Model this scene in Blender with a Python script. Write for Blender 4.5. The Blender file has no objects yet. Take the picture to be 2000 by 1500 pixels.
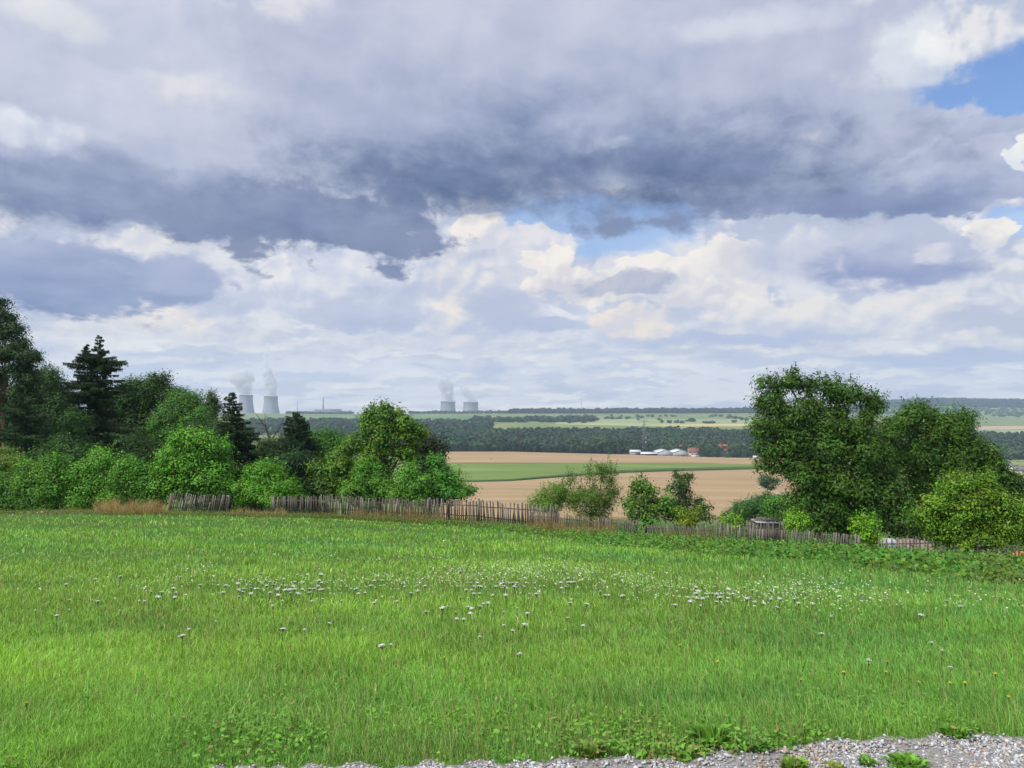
import bpy, math, random
import numpy as np
from mathutils import Vector, Matrix
C = bpy.context.scene
COL = C.collection
PI = math.pi

# ------------------------------------------------------------------ camera
F = 1570.0            # focal length in pixels of a 2000 px wide frame
EYE = 1.7             # eye height above the meadow at the photographer's feet
HOR = 775.0           # row of the eye level
cam_d = bpy.data.cameras.new('camera'); cam = bpy.data.objects.new('camera', cam_d); COL.objects.link(cam)
cam_d.sensor_width = 36.0; cam_d.lens = 36.0 * F / 2000.0
cam_d.clip_start = 0.05; cam_d.clip_end = 40000.0
cam.location = (0, 0, EYE)
cam.rotation_euler = (PI/2 + math.atan((HOR-750.0)/F), 0, 0)
C.camera = cam
C.render.resolution_x = 1024; C.render.resolution_y = 768
C.view_settings.view_transform = 'Standard'; C.view_settings.look = 'None'
C.view_settings.exposure = 0.0; C.view_settings.gamma = 1.0
try:
    C.cycles.max_bounces = 6; C.cycles.diffuse_bounces = 3; C.cycles.glossy_bounces = 2
    C.cycles.transmission_bounces = 4; C.cycles.volume_bounces = 1; C.cycles.transparent_max_bounces = 8
    C.cycles.volume_step_rate = 1.0; C.cycles.volume_max_steps = 128
    C.cycles.use_denoising = True
except Exception: pass

# ------------------------------------------------------------------ sun
SUN_EL, SUN_AZ = math.radians(52), math.radians(-118)    # azimuth from +Y, clockwise
sun_d = bpy.data.lights.new('sun', 'SUN'); sun = bpy.data.objects.new('sun', sun_d); COL.objects.link(sun)
sun_d.energy = 4.8; sun_d.angle = math.radians(9); sun_d.color = (1.0, 0.95, 0.86)
sv = Vector((math.sin(SUN_AZ)*math.cos(SUN_EL), math.cos(SUN_AZ)*math.cos(SUN_EL), math.sin(SUN_EL)))
sun.rotation_euler = sv.to_track_quat('Z', 'Y').to_euler()
sun.location = sv*200

# ------------------------------------------------------------------ sky with clouds (by compass direction and elevation)
def lin(c):
    c = c/255.0
    return c/12.92 if c <= 0.04045 else ((c+0.055)/1.055)**2.4
def rgb(r, g, b): return (lin(r), lin(g), lin(b), 1.0)

world = bpy.data.worlds.new('World'); C.world = world; world.use_nodes = True
WN = world.node_tree.nodes; WL = world.node_tree.links; WN.clear()
def N(t, **kw):
    n = WN.new(t)
    for k, v in kw.items(): setattr(n, k, v)
    return n
def put(sock, v):
    if isinstance(v, bpy.types.NodeSocket): WL.new(v, sock)
    else: sock.default_value = v
def M(op, a, b=None, c=None, clamp=False):
    n = N('ShaderNodeMath', operation=op, use_clamp=clamp); put(n.inputs[0], a)
    if b is not None: put(n.inputs[1], b)
    if c is not None: put(n.inputs[2], c)
    return n.outputs[0]
def V(op, a, b=None, out=0):
    n = N('ShaderNodeVectorMath', operation=op); put(n.inputs[0], a)
    if b is not None: put(n.inputs[1], b)
    return n.outputs[out]
def SS(x, a, b, lo=0.0, hi=1.0):
    n = N('ShaderNodeMapRange', interpolation_type='SMOOTHSTEP'); put(n.inputs[0], x)
    n.inputs[1].default_value = a; n.inputs[2].default_value = b; put(n.inputs[3], lo); put(n.inputs[4], hi)
    return n.outputs[0]
def MIX(f, a, b):
    n = N('ShaderNodeMix', data_type='RGBA'); put(n.inputs[0], f); put(n.inputs[6], a); put(n.inputs[7], b)
    return n.outputs[2]
def NOISE(vec, scale, detail=4, rough=0.5, lac=2.0, kind='FBM'):
    n = N('ShaderNodeTexNoise', noise_dimensions='2D', noise_type=kind); put(n.inputs['Vector'], vec)
    n.inputs['Scale'].default_value = scale; n.inputs['Detail'].default_value = detail
    n.inputs['Roughness'].default_value = rough; n.inputs['Lacunarity'].default_value = lac
    return n
def COMB(x, y, z=0.0):
    n = N('ShaderNodeCombineXYZ'); put(n.inputs[0], x); put(n.inputs[1], y); put(n.inputs[2], z); return n.outputs[0]

tc = N('ShaderNodeTexCoord')
dirn = V('NORMALIZE', tc.outputs['Generated'])
sx = N('ShaderNodeSeparateXYZ'); WL.new(dirn, sx.inputs[0])
az = M('ARCTAN2', sx.outputs[0], sx.outputs[1])
el = M('ARCSINE', sx.outputs[2])
P0 = COMB(az, el)
def azel(px, py):
    u = (px-1000)/F; w = (HOR-py)/F
    return math.atan(u), math.atan(w/math.sqrt(1+u*u))

# clouds get flatter towards the horizon: stretch the noise space there
ely = M('MULTIPLY_ADD', M('LOGARITHM', M('ADD', M('MAXIMUM', el, -0.02), 0.075), math.e), 0.30, M('MULTIPLY', el, 0.75))
Q = COMB(az, ely)
def WARP(vec, scale, det, rough, ax, ay):      # displacement vector from two float noises
    p = M('MULTIPLY', M('SUBTRACT', NOISE(vec, scale, det, rough).outputs[0], 0.5), ax)
    q = M('MULTIPLY', M('SUBTRACT', NOISE(V('ADD', vec, (7.3, 3.1, 0)), scale, det, rough).outputs[0], 0.5), ay)
    return COMB(p, q)
Qw = V('ADD', Q, WARP(Q, 5.0, 5, 0.55, 0.06, 0.05))
n_coarse = NOISE(Qw, 11.0, 8, 0.62).outputs[0]
Qb = V('ADD', COMB(az, M('MULTIPLY_ADD', M('LOGARITHM', M('ADD', M('MAXIMUM', el, -0.02), 0.075), math.e), 0.12, M('MULTIPLY', el, 0.6))), WARP(P0, 7.0, 3, 0.5, 0.05, 0.05))
def billow(vec):
    n = N('ShaderNodeTexVoronoi', voronoi_dimensions='2D', feature='SMOOTH_F1'); put(n.inputs['Vector'], vec)
    n.inputs['Scale'].default_value = 12.0; n.inputs['Detail'].default_value = 3.0
    n.inputs['Roughness'].default_value = 0.52; n.inputs['Lacunarity'].default_value = 2.1
    n.inputs['Smoothness'].default_value = 0.7
    return n.outputs['Distance']
b0 = billow(Qb)
b1 = billow(V('ADD', Qb, (-0.007, 0.013, 0.0)))
n_soft0 = NOISE(Qb, 7.0, 6, 0.5).outputs[0]
n_soft1 = NOISE(V('ADD', Qb, (-0.008, 0.016, 0.0)), 7.0, 6, 0.5).outputs[0]
relief_b = M('SUBTRACT', b1, b0)                 # puffy relief
relief_s = M('SUBTRACT', n_soft0, n_soft1)       # soft relief
nc = M('SUBTRACT', n_coarse, 0.5)
nb = M('SUBTRACT', 0.42, b0)
relief = M('ADD', M('MULTIPLY', relief_b, 1.7), M('MULTIPLY', relief_s, 2.2))
v0 = NOISE(Qw, 3.6, 7, 0.54).outputs[0]
v1 = NOISE(V('ADD', Qw, (-0.016, 0.03, 0.0)), 3.6, 7, 0.54).outputs[0]
relief_d = M('ADD', M('MULTIPLY', M('SUBTRACT', v0, v1), 2.8), M('MULTIPLY', M('SUBTRACT', v0, 0.5), 0.5))

# one small displacement field shared by every cloud outline
Pw = V('ADD', P0, WARP(Q, 14.0, 5, 0.6, 0.07, 0.04))

sky = N('ShaderNodeTexSky', sky_type='NISHITA'); sky.sun_disc = False
sky.sun_elevation = SUN_EL; sky.sun_rotation = SUN_AZ
sky.air_density = 1.2; sky.dust_density = 1.0; sky.ozone_density = 2.0
def CMUL(a, k):                                  # colour times constant, kept as a colour
    n = N('ShaderNodeMix', data_type='RGBA', blend_type='MULTIPLY'); n.inputs[0].default_value = 1.0
    put(n.inputs[6], a); n.inputs[7].default_value = (k[0], k[1], k[2], 1); return n.outputs[2]
clear = CMUL(sky.outputs[0], (0.105, 0.122, 0.158))

# base layer of far cloud over the whole sky
lowf = SS(el, 0.0, 0.16)
strk = NOISE(COMB(az, M('MULTIPLY', ely, 1.5)), 6.0, 7, 0.55).outputs[0]
base = MIX(SS(M('ADD', strk, M('MULTIPLY', relief, 0.30)), 0.40, 0.62), rgb(186, 195, 217), rgb(232, 231, 234))
puff = NOISE(COMB(az, M('MULTIPLY', ely, 1.0)), 10.0, 6, 0.55).outputs[0]
pup = NOISE(COMB(M('ADD', az, -0.004), M('MULTIPLY_ADD', ely, 1.0, 0.022)), 10.0, 6, 0.55).outputs[0]
lowc = MIX(SS(strk, 0.36, 0.64), rgb(212, 213, 221), rgb(240, 237, 234))
lowc = MIX(SS(puff, 0.50, 0.60, 0.0, 0.85), lowc, MIX(SS(M('SUBTRACT', puff, pup), -0.05, 0.06), rgb(212, 213, 222), rgb(255, 250, 238)))
lowc = MIX(SS(M('ADD', puff, M('MULTIPLY', strk, 0.4)), 0.66, 0.56, 0.0, 0.7), lowc, rgb(188, 195, 215))
base = MIX(lowf, lowc, base)
col = base

def params(cx, cy, rx, ry):
    a0, e0 = azel(cx, cy); a1, _ = azel(cx+rx*0.5, cy); a2, _ = azel(cx-rx*0.5, cy)
    _, e1 = azel(cx, cy-ry*0.5); _, e2 = azel(cx, cy+ry*0.5)
    return a0, e0, max(abs(a1-a2), 1e-4), max(abs(e1-e2), 1e-4)
# one cloud = one node group: an elliptical patch of sky with a noisy outline and its own lit and shaded colour
def make_group(kind):
    g = bpy.data.node_groups.new('cloud_'+kind, 'ShaderNodeTree')
    def sock(nm, t, io='INPUT'): return g.interface.new_socket(name=nm, in_out=io, socket_type=t)
    for nm in ('Under', 'Top', 'Bottom'): sock(nm, 'NodeSocketColor')
    for nm in ('P', 'Centre', 'Scale'): sock(nm, 'NodeSocketVector')
    for nm in ('Coarse', 'Billow', 'Relief', 'ac', 'ab', 'soft', 'alpha', 'rel', 'grad'): sock(nm, 'NodeSocketFloat')
    sock('Color', 'NodeSocketColor', 'OUTPUT')
    n_, l_ = g.nodes, g.links
    gi = n_.new('NodeGroupInput'); go = n_.new('NodeGroupOutput')
    def m(op, a, b=None, c=None, clamp=False):
        n = n_.new('ShaderNodeMath'); n.operation = op; n.use_clamp = clamp
        for q, v in zip(n.inputs, (a, b, c)):
            if v is None: continue
            if isinstance(v, bpy.types.NodeSocket): l_.new(v, q)
            else: q.default_value = v
        return n.outputs[0]
    def v(op, a, b=None, out=0):
        n = n_.new('ShaderNodeVectorMath'); n.operation = op; l_.new(a, n.inputs[0])
        if b is not None:
            if isinstance(b, bpy.types.NodeSocket): l_.new(b, n.inputs[1])
            else: n.inputs[1].default_value = b
        return n.outputs[out]
    I = gi.outputs
    d = v('MULTIPLY', v('SUBTRACT', I['P'], I['Centre']), I['Scale'])
    e = m('MULTIPLY_ADD', I['Coarse'], I['ac'], m('SUBTRACT', 1.0, v('LENGTH', d, out=1)))
    e = m('MULTIPLY_ADD', I['Billow'], I['ab'], e)
    mr = n_.new('ShaderNodeMapRange'); mr.interpolation_type = 'SMOOTHSTEP'; l_.new(e, mr.inputs[0])
    mr.inputs[1].default_value = 0; l_.new(I['soft'], mr.inputs[2]); mr.inputs[3].default_value = 0; l_.new(I['alpha'], mr.inputs[4])
    if kind == 'gap': c = I['Top']
    else:
        t = m('MULTIPLY_ADD', v('DOT_PRODUCT', d, (0, 0.5, 0), out=1), I['grad'], 0.5)
        t = m('MULTIPLY_ADD', I['Relief'], I['rel'], t, clamp=True)
        mc = n_.new('ShaderNodeMix'); mc.data_type = 'RGBA'; l_.new(t, mc.inputs[0]); l_.new(I['Bottom'], mc.inputs[6]); l_.new(I['Top'], mc.inputs[7]); c = mc.outputs[2]
    mx = n_.new('ShaderNodeMix'); mx.data_type = 'RGBA'; l_.new(mr.outputs[0], mx.inputs[0]); l_.new(I['Under'], mx.inputs[6]); l_.new(c, mx.inputs[7])
    l_.new(mx.outputs[2], go.inputs[0])
    return g
G_BODY, G_GAP = make_group('body'), make_group('gap')
def reach(k):                                   # how far the noise can push an outline
    return 1.0 + 0.28*k['ac'] + 0.30*k['ab']
def overlaps(k, tile):
    a0, e0, RA, RE = params(*k['pos']); q = reach(k)
    return (a0-RA*q-.025 < tile[1] and a0+RA*q+.025 > tile[0] and e0-RE*q-.014 < tile[3] and e0+RE*q+.014 > tile[2])
def cloud(col, k):
    gap = k['top'] is None
    n = N('ShaderNodeGroup'); n.node_tree = G_GAP if gap else G_BODY
    a0, e0, RA, RE = params(*k['pos']); I = n.inputs
    WL.new(col, I['Under']); WL.new(Pw, I['P']); WL.new(nc, I['Coarse'])
    if k['ab']: WL.new(nb, I['Billow'])
    else: I['Billow'].default_value = 0
    I['Centre'].default_value = (a0, e0, 0); I['Scale'].default_value = (1/RA, 1/RE, 0)
    for q in ('ac', 'ab', 'soft', 'alpha', 'rel', 'grad'): I[q].default_value = k[q]
    if gap: WL.new(clear, I['Top'])
    else:
        WL.new(relief_d if k['deck'] else relief, I['Relief'])
        I['Top'].default_value = rgb(*k['top']); I['Bottom'].default_value = rgb(*k['bot'])
    return n.outputs[0]
CL = []
def add(cx, cy, rx, ry, top, bot, alpha=1.0, soft=0.35, ac=0.9, ab=0.5, rel=1.0, grad=1.0, deck=False):
    CL.append(dict(pos=(cx, cy, rx, ry), top=top, bot=bot, alpha=alpha, soft=soft, ac=ac, ab=ab, rel=rel, grad=grad, deck=deck))
def hole(cx, cy, rx, ry, alpha=1.0, soft=0.35): add(cx, cy, rx, ry, None, None, alpha, soft, 0.5, 0)
# (keeps the evaluation order: everything shared is ready before the first cloud)
tie = M('ADD', relief, M('ADD', relief_d, M('ADD', nc, M('ADD', nb, V('DOT_PRODUCT', V('ADD', base, clear), (1, 1, 1), out=1)))))
Pw = V('ADD', Pw, COMB(M('MULTIPLY', tie, 1e-7), 0.0))
#SKYLIST
WHT = (250, 243, 234)
add(1000, 560, 1500, 170, (222, 225, 235), (188, 196, 218), 0.8, 0.8, 0.8, 0.3, 0.9, 0.3)
hole(1150, 440, 300, 75, alpha=0.8)
hole(1970, 190, 260, 130)
hole(1975, 430, 70, 40, alpha=0.7)
for args in [
    # far cumulus heads, bright tops and lavender shade
    (990, 530, 170, 135, (232, 230, 234), (190, 197, 218), 1, .10, .5, .4, .9, .9),
    (935, 455, 95, 48, WHT, (214, 216, 226), 1, .12, .5, .6, 1.2, .8),
    (1190, 550, 190, 62, WHT, (212, 211, 218), 1, .10, .5, .6, 1.1, .8),
    (1400, 560, 230, 90, WHT, (216, 215, 222), 1, .10, .5, .6, 1.1, .8),
    (1450, 495, 90, 55, (246, 240, 234), (222, 220, 222), 1, .15, .6, .6, 1.1, .7),
    (1070, 510, 75, 40, (252, 244, 234), (226, 222, 222), 1, .15, .5, .6, 1.1, .8),
    (1590, 500, 220, 90, (214, 216, 228), (188, 195, 217), 1, .5, .6, .3, .7, .6),
    (1640, 620, 330, 70, (240, 235, 230), (206, 210, 224), 1, .3, .7, .5, 1.1, .8),
    (1920, 670, 120, 45, (240, 234, 228), (190, 198, 220), .9, .3, .7, .5, 1.2, .9),
    (1940, 455, 60, 48, WHT, (216, 217, 226), 1, .15, .5, .6, 1.2, .7),
    (1990, 560, 75, 70, (244, 240, 236), (202, 208, 222), 1, .25, .6, .5, 1.2, .7),
    (310, 478, 190, 50, (242, 238, 234), (208, 212, 225), 1, .2, .6, .5, 1.0, .7),
    (570, 555, 190, 85, (234, 233, 236), (202, 207, 224), 1, .25, .7, .5, 1.2, .6),
    (530, 530, 60, 40, (244, 240, 238), (212, 214, 226), .9, .3, .6, .6, 1.2, .7),
    (700, 520, 140, 65, (236, 235, 238), (202, 208, 226), 1, .25, .7, .5, 1.0, .6),
    (880, 560, 100, 80, (238, 233, 230), (200, 206, 222), 1, .3, .7, .5, 1.2, .6),
    (885, 600, 60, 50, (250, 238, 224), (216, 214, 220), .8, .4, .6, .6, 1.2, .7),
    (295, 622, 150, 36, (248, 238, 226), (212, 213, 222), .95, .3, .7, .6, 1.3, .8),
    (440, 655, 150, 30, (236, 231, 227), (206, 210, 222), .8, .5, .7, .5, 1.2, .8),
    (800, 672, 240, 20, (238, 231, 226), (208, 212, 224), .75, .6, .6, .4, 1.2, .8),
    (1250, 622, 120, 44, (250, 236, 218), (220, 217, 222), 1, .25, .6, .6, 1.2, .8),
    (1080, 608, 62, 20, (238, 236, 238), (200, 206, 222), .9, .3, .5, .5, 1.2, .8),
    (150, 650, 160, 22, (238, 234, 230), (214, 216, 224), .7, .5, .6, .4, 1.1, .8),
    (1340, 728, 60, 12, (236, 228, 222), (214, 217, 226), .6, .6, .5, .4, 1, .8),
    (1500, 735, 60, 10, (232, 227, 224), (214, 217, 226), .5, .6, .5, .4, 1, .8),
    (640, 740, 240, 18, (226, 226, 230), (212, 216, 226), .5, .8, .5, .3, 1, .8),
    # middle greys with flat bases
    (130, 545, 400, 104, (174, 183, 210), (116, 134, 177), 1, .25, .9, .4, .8, 1.1, True),
    (340, 530, 180, 58, (178, 186, 211), (156, 166, 202), .9, .4, .9, .4, .9, .8, True),
    (690, 618, 220, 34, (204, 208, 225), (170, 181, 211), .95, .4, .5, .3, .9, 1.0, True),
    (975, 600, 110, 62, (192, 199, 219), (174, 185, 213), .9, .5, .6, .3, .9, .7, True),
    (1215, 552, 135, 34, (198, 199, 211), (174, 180, 202), .95, .25, .6, .4, .9, .8),
    (1085, 632, 110, 20, (188, 197, 220), (172, 184, 214), .85, .5, .5, .2, .8, .8),
    (1740, 520, 260, 66, (194, 199, 220), (142, 155, 196), 1, .4, .5, .3, 1.0, 1.3, True),
    (1640, 515, 36, 32, (226, 225, 230), (205, 208, 222), .7, .9, .9, .5, 1, .6),
    (1830, 490, 80, 20, (224, 223, 230), (196, 202, 222), .85, .6, .7, .5, 1, .6),
    (1450, 662, 350, 24, (188, 198, 221), (170, 184, 217), .9, .6, .5, .2, .8, .8, True),
    (1850, 705, 320, 28, (188, 198, 221), (170, 183, 217), .85, .6, .5, .2, .8, .8, True),
    (1500, 700, 260, 16, (188, 198, 220), (178, 190, 216), .7, .7, .5, .2, .9, .8, True),
    (1150, 690, 220, 14, (190, 199, 220), (184, 194, 218), .6, .7, .5, .2, .9, .8, True),
    (350, 690, 260, 16, (194, 202, 220), (184, 194, 218), .7, .7, .5, .2, .9, .8, True),
    # the near deck overhead
    (300, 190, 1000, 250, (208, 212, 227), (176, 185, 210), 1, .22, .4, .12, 1.1, .8, True),
    (1100, 130, 800, 260, (202, 205, 223), (170, 180, 207), 1, .3, .4, .12, 1.1, .8, True),
    (1650, 330, 500, 122, (198, 204, 223), (136, 151, 188), 1, .14, .7, .4, 1.0, 1.1, True),
    (1880, 345, 260, 92, (202, 208, 226), (136, 150, 190), 1, .12, .7, .6, 1.0, 1.1, True),
    (220, 375, 580, 105, (166, 175, 203), (104, 120, 160), 1, .5, .8, .3, 1.0, 1.1, True),
    (1050, 270, 860, 200, (178, 186, 210), (112, 129, 168), .95, .9, 1.0, .2, 1.2, 1.2, True),
    (430, 430, 230, 72, (150, 160, 190), (110, 125, 162), 1, .35, 1.0, .4, 1.0, .9, True),
    (650, 420, 300, 96, (150, 159, 190), (108, 123, 160), 1, .30, 1.3, .5, 1.0, .8, True),
    (470, 480, 75, 60, (130, 140, 172), (112, 125, 160), .95, .35, 1.3, .5, .8, .6, True),
    (500, 530, 26, 34, (140, 148, 178), (130, 142, 176), .8, .6, 1.2, .5, .8, .6, True),
    (770, 478, 130, 64, (136, 145, 176), (116, 130, 165), 1, .3, 1.3, .6, 1, .6, True),
    (880, 345, 480, 115, (122, 137, 172), (64, 88, 130), 1, .85, .9, .2, 1.1, 1.1, True),
    (1330, 325, 590, 155, (120, 136, 173), (54, 78, 120), 1, .9, .8, .2, 1.0, 1.1, True),
    (1270, 435, 190, 50, (116, 130, 165), (130, 142, 176), .95, .5, 1.2, .5, .8, .6, True),
    (1750, 395, 340, 48, (146, 158, 192), (108, 126, 166), .95, .7, .9, .3, .8, 1.0, True),
    # soft light in the deck
    (400, 165, 170, 62, (230, 230, 232), (214, 217, 228), .9, .7, .8, .3, 1.0, .6),
    (60, 245, 170, 62, (230, 233, 240), (200, 207, 224), .9, .5, .6, .4, 1.0, .8),
    (80, 25, 200, 60, (233, 234, 235), (214, 218, 226), .9, .8, .6, .2, 1.0, .6, True),
    (240, 110, 240, 30, (198, 205, 221), (182, 191, 214), .8, .8, .8, .2, 1.0, .6, True),
    (1150, 240, 150, 70, (184, 191, 215), (156, 167, 198), .8, .8, .9, .3, 1.4, .6),
    (1195, 280, 75, 22, (196, 202, 220), (170, 179, 206), .7, .9, 1.2, .5, 1.2, .8),
    (760, 230, 260, 60, (178, 186, 212), (160, 171, 200), .7, .9, .9, .2, 1.4, .6, True),
    (1480, 45, 260, 50, (224, 228, 236), (206, 211, 226), .9, .8, .7, .2, 1.0, .6, True),
    (1790, 90, 180, 120, (232, 235, 240), (200, 208, 226), .95, .6, 1.5, .6, 1.3, .8, True),
    (1870, 80, 95, 62, (248, 248, 246), (222, 227, 236), .9, .5, 1.4, .7, 1.0, .8, True),
    (1995, 300, 36, 34, (244, 243, 240), (222, 226, 236), 1, .25, .5, .5, 1.2, .6),
]:
    add(*args)
#ENDSKY
# added gain: unseen sky overhead and behind is brightened to light the ground
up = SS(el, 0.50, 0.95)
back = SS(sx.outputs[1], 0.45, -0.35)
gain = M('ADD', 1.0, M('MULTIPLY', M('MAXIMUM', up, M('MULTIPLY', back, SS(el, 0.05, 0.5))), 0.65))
def finish(col):
    # Background strength stays at the physical sky's scale; cloud colours are lifted to match
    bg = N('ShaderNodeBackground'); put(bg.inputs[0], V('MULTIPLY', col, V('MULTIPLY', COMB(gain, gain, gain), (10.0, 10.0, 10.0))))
    bg.inputs[1].default_value = 0.10
    return bg.outputs[0]
def MS(f, a, b):
    n = N('ShaderNodeMixShader'); put(n.inputs[0], f); WL.new(a, n.inputs[1]); WL.new(b, n.inputs[2]); return n.outputs[0]
# the sky is evaluated region by region so that each ray only meets the clouds near it
AZS = [-1.25] + [azel(p, 775)[0] for p in (330, 660, 1000, 1340, 1670)] + [1.25]
ELS = [-0.05] + [azel(1000, p)[1] for p in (600, 430, 280)] + [0.75]
rows = []
for j in range(len(ELS)-1):
    cells = []
    for i in range(len(AZS)-1):
        c = base
        for k in CL:
            if overlaps(k, (AZS[i], AZS[i+1], ELS[j], ELS[j+1])): c = cloud(c, k)
        cells.append(finish(c))
    def tree(lo, hi):
        if hi-lo == 1: return cells[lo]
        m = (lo+hi)//2
        return MS(M('GREATER_THAN', az, AZS[m]), tree(lo, m), tree(m, hi))
    rows.append(tree(0, len(cells)))
out = rows[0]
def vtree(lo, hi):
    if hi-lo == 1: return rows[lo]
    m = (lo+hi)//2
    return MS(M('GREATER_THAN', el, ELS[m]), vtree(lo, m), vtree(m, hi))
front = vtree(0, len(rows))
rest = finish(MIX(SS(M('ADD', v0, M('MULTIPLY', relief_d, 0.3)), 0.38, 0.62), rgb(176, 185, 210), rgb(222, 225, 233)))
infront = M('MULTIPLY', M('LESS_THAN', M('ABSOLUTE', az), 1.25), M('MULTIPLY', M('LESS_THAN', el, 0.75), M('GREATER_THAN', el, -0.05)))
wo = N('ShaderNodeOutputWorld'); WL.new(MS(infront, rest, front), wo.inputs[0])
try:
    world.cycles.sampling_method = 'MANUAL'; world.cycles.sample_map_resolution = 512
except Exception: pass
# ------------------------------------------------------------------ helpers
rng = np.random.default_rng(7)
def tag(o, label=None, cat=None, group=None, kind=None):
    if label: o['label'] = label
    if cat: o['category'] = cat
    if group: o['group'] = group
    if kind: o['kind'] = kind
    return o
def empty(name, loc, label, cat, group=None):
    o = bpy.data.objects.new(name, None); COL.objects.link(o); o.location = loc; o.empty_display_size = 0.3
    return tag(o, label, cat, group)
def mesh_np(name, verts, faces, mat=None, parent=None, attr=None, smooth=False, loc=None, midx=None):
    """verts (n,3); faces: (m,k) int array or list of such arrays; attr: dict name -> per-vertex rgb"""
    verts = np.asarray(verts, dtype=np.float32)
    if not isinstance(faces, list): faces = [faces]
    faces = [np.asarray(f, dtype=np.int32) for f in faces if len(f)]
    me = bpy.data.meshes.new(name)
    me.vertices.add(len(verts)); me.vertices.foreach_set('co', verts.ravel())
    tot = sum(f.size for f in faces); me.loops.add(tot)
    me.loops.foreach_set('vertex_index', np.concatenate([f.ravel() for f in faces]))
    sizes = np.concatenate([np.full(len(f), f.shape[1], dtype=np.int32) for f in faces])
    starts = np.concatenate([[0], np.cumsum(sizes)[:-1]]).astype(np.int32)
    me.polygons.add(len(sizes)); me.polygons.foreach_set('loop_start', starts); me.polygons.foreach_set('loop_total', sizes)
    if midx is not None: me.polygons.foreach_set('material_index', np.asarray(midx, dtype=np.int32))
    if smooth: me.polygons.foreach_set('use_smooth', np.ones(len(sizes), dtype=bool))
    me.update(calc_edges=True)
    if attr:
        for k, a in attr.items():
            at = me.attributes.new(k, 'FLOAT_VECTOR', 'POINT'); at.data.foreach_set('vector', np.asarray(a, dtype=np.float32).ravel())
    o = bpy.data.objects.new(name, me); COL.objects.link(o)
    if mat is not None:
        for m_ in (mat if isinstance(mat, (list, tuple)) else [mat]): me.materials.append(m_)
    if parent is not None: o.parent = parent
    if loc is not None: o.location = loc
    return o
class MB:
    """collects simple solids as one mesh"""
    def __init__(s): s.v = []; s.q = []; s.t = []; s.n = 0
    def add(s, v, q=(), t=()):
        v = np.asarray(v, float).reshape(-1, 3)
        if len(q): s.q.append(np.asarray(q, int).reshape(-1, 4)+s.n)
        if len(t): s.t.append(np.asarray(t, int).reshape(-1, 3)+s.n)
        s.v.append(v); s.n += len(v)
    def box(s, c, size, R=None, taper=1.0):
        x, y, z = [k/2 for k in size]
        v = np.array([[-x, -y, -z], [x, -y, -z], [x, y, -z], [-x, y, -z], [-x*taper, -y*taper, z], [x*taper, -y*taper, z], [x*taper, y*taper, z], [-x*taper, y*taper, z]])
        if R is not None: v = v @ np.asarray(R).T
        s.add(v+np.asarray(c, float), [[0, 3, 2, 1], [4, 5, 6, 7], [0, 1, 5, 4], [1, 2, 6, 5], [2, 3, 7, 6], [3, 0, 4, 7]])
    def tube(s, pts, rad, n=6, cap=True):
        pts = np.asarray(pts, float); k = len(pts); rad = np.broadcast_to(rad, (k,))
        d = np.gradient(pts, axis=0); d /= np.linalg.norm(d, axis=1)[:, None]+1e-9
        ref = np.array([0.3, 0.2, 1.0]) if abs(d[0][2]) < 0.9 else np.array([1.0, 0.1, 0])
        a = np.cross(d, ref); a /= np.linalg.norm(a, axis=1)[:, None]+1e-9; b = np.cross(d, a)
        th = np.linspace(0, 2*PI, n, endpoint=False)
        ring = pts[:, None]+rad[:, None, None]*(a[:, None]*np.cos(th)[None, :, None]+b[:, None]*np.sin(th)[None, :, None])
        q = []
        for i in range(k-1):
            for j in range(n): q.append([i*n+j, i*n+(j+1) % n, (i+1)*n+(j+1) % n, (i+1)*n+j])
        base = s.n; s.add(ring.reshape(-1, 3), q)
        if cap:
            c = s.n; s.add([pts[0], pts[-1]])
            t = [[base+(j+1) % n, base+j, c] for j in range(n)]+[[base+(k-1)*n+j, base+(k-1)*n+(j+1) % n, c+1] for j in range(n)]
            s.t.append(np.array(t))
    def prism(s, poly, h0, h1, base=(0, 0, 0), R=None):
        """poly: (x,z) outline, extruded along y from h0 to h1"""
        n = len(poly); v = [[p[0], h0, p[1]] for p in poly]+[[p[0], h1, p[1]] for p in poly]
        v = np.array(v, float)
        if R is not None: v = v @ np.asarray(R).T
        v = v+np.asarray(base, float); q = [[i, (i+1) % n, n+(i+1) % n, n+i] for i in range(n)]
        t = [[0, i+1, i] for i in range(1, n-1)]+[[n, n+i, n+i+1] for i in range(1, n-1)]
        s.add(v, q, t)
    def build(s, name, mat, parent=None, loc=None, smooth=False, attr=None):
        v = np.concatenate(s.v); f = []
        if s.q: f.append(np.concatenate(s.q))
        if s.t: f.append(np.concatenate(s.t))
        return mesh_np(name, v, f, mat, parent, attr, smooth, loc)
def rotz(a): c, s_ = math.cos(a), math.sin(a); return np.array([[c, -s_, 0], [s_, c, 0], [0, 0, 1]])
def roty(a): c, s_ = math.cos(a), math.sin(a); return np.array([[c, 0, s_], [0, 1, 0], [-s_, 0, c]])
def vnoise(x, y, seed=0):
    """smooth value noise for numpy arrays"""
    x = np.asarray(x, float); y = np.asarray(y, float)
    xi = np.floor(x).astype(np.int64); yi = np.floor(y).astype(np.int64); xf = x-xi; yf = y-yi
    def h(a, b):
        n = (a*374761393+b*668265263+seed*1274126177) & 0x7fffffff
        n = ((n ^ (n >> 13))*1274126177) & 0x7fffffff
        return ((n ^ (n >> 16)) & 0xffff)/65535.0
    u = xf*xf*(3-2*xf); w = yf*yf*(3-2*yf)
    return (h(xi, yi)*(1-u)+h(xi+1, yi)*u)*(1-w)+(h(xi, yi+1)*(1-u)+h(xi+1, yi+1)*u)*w
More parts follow.
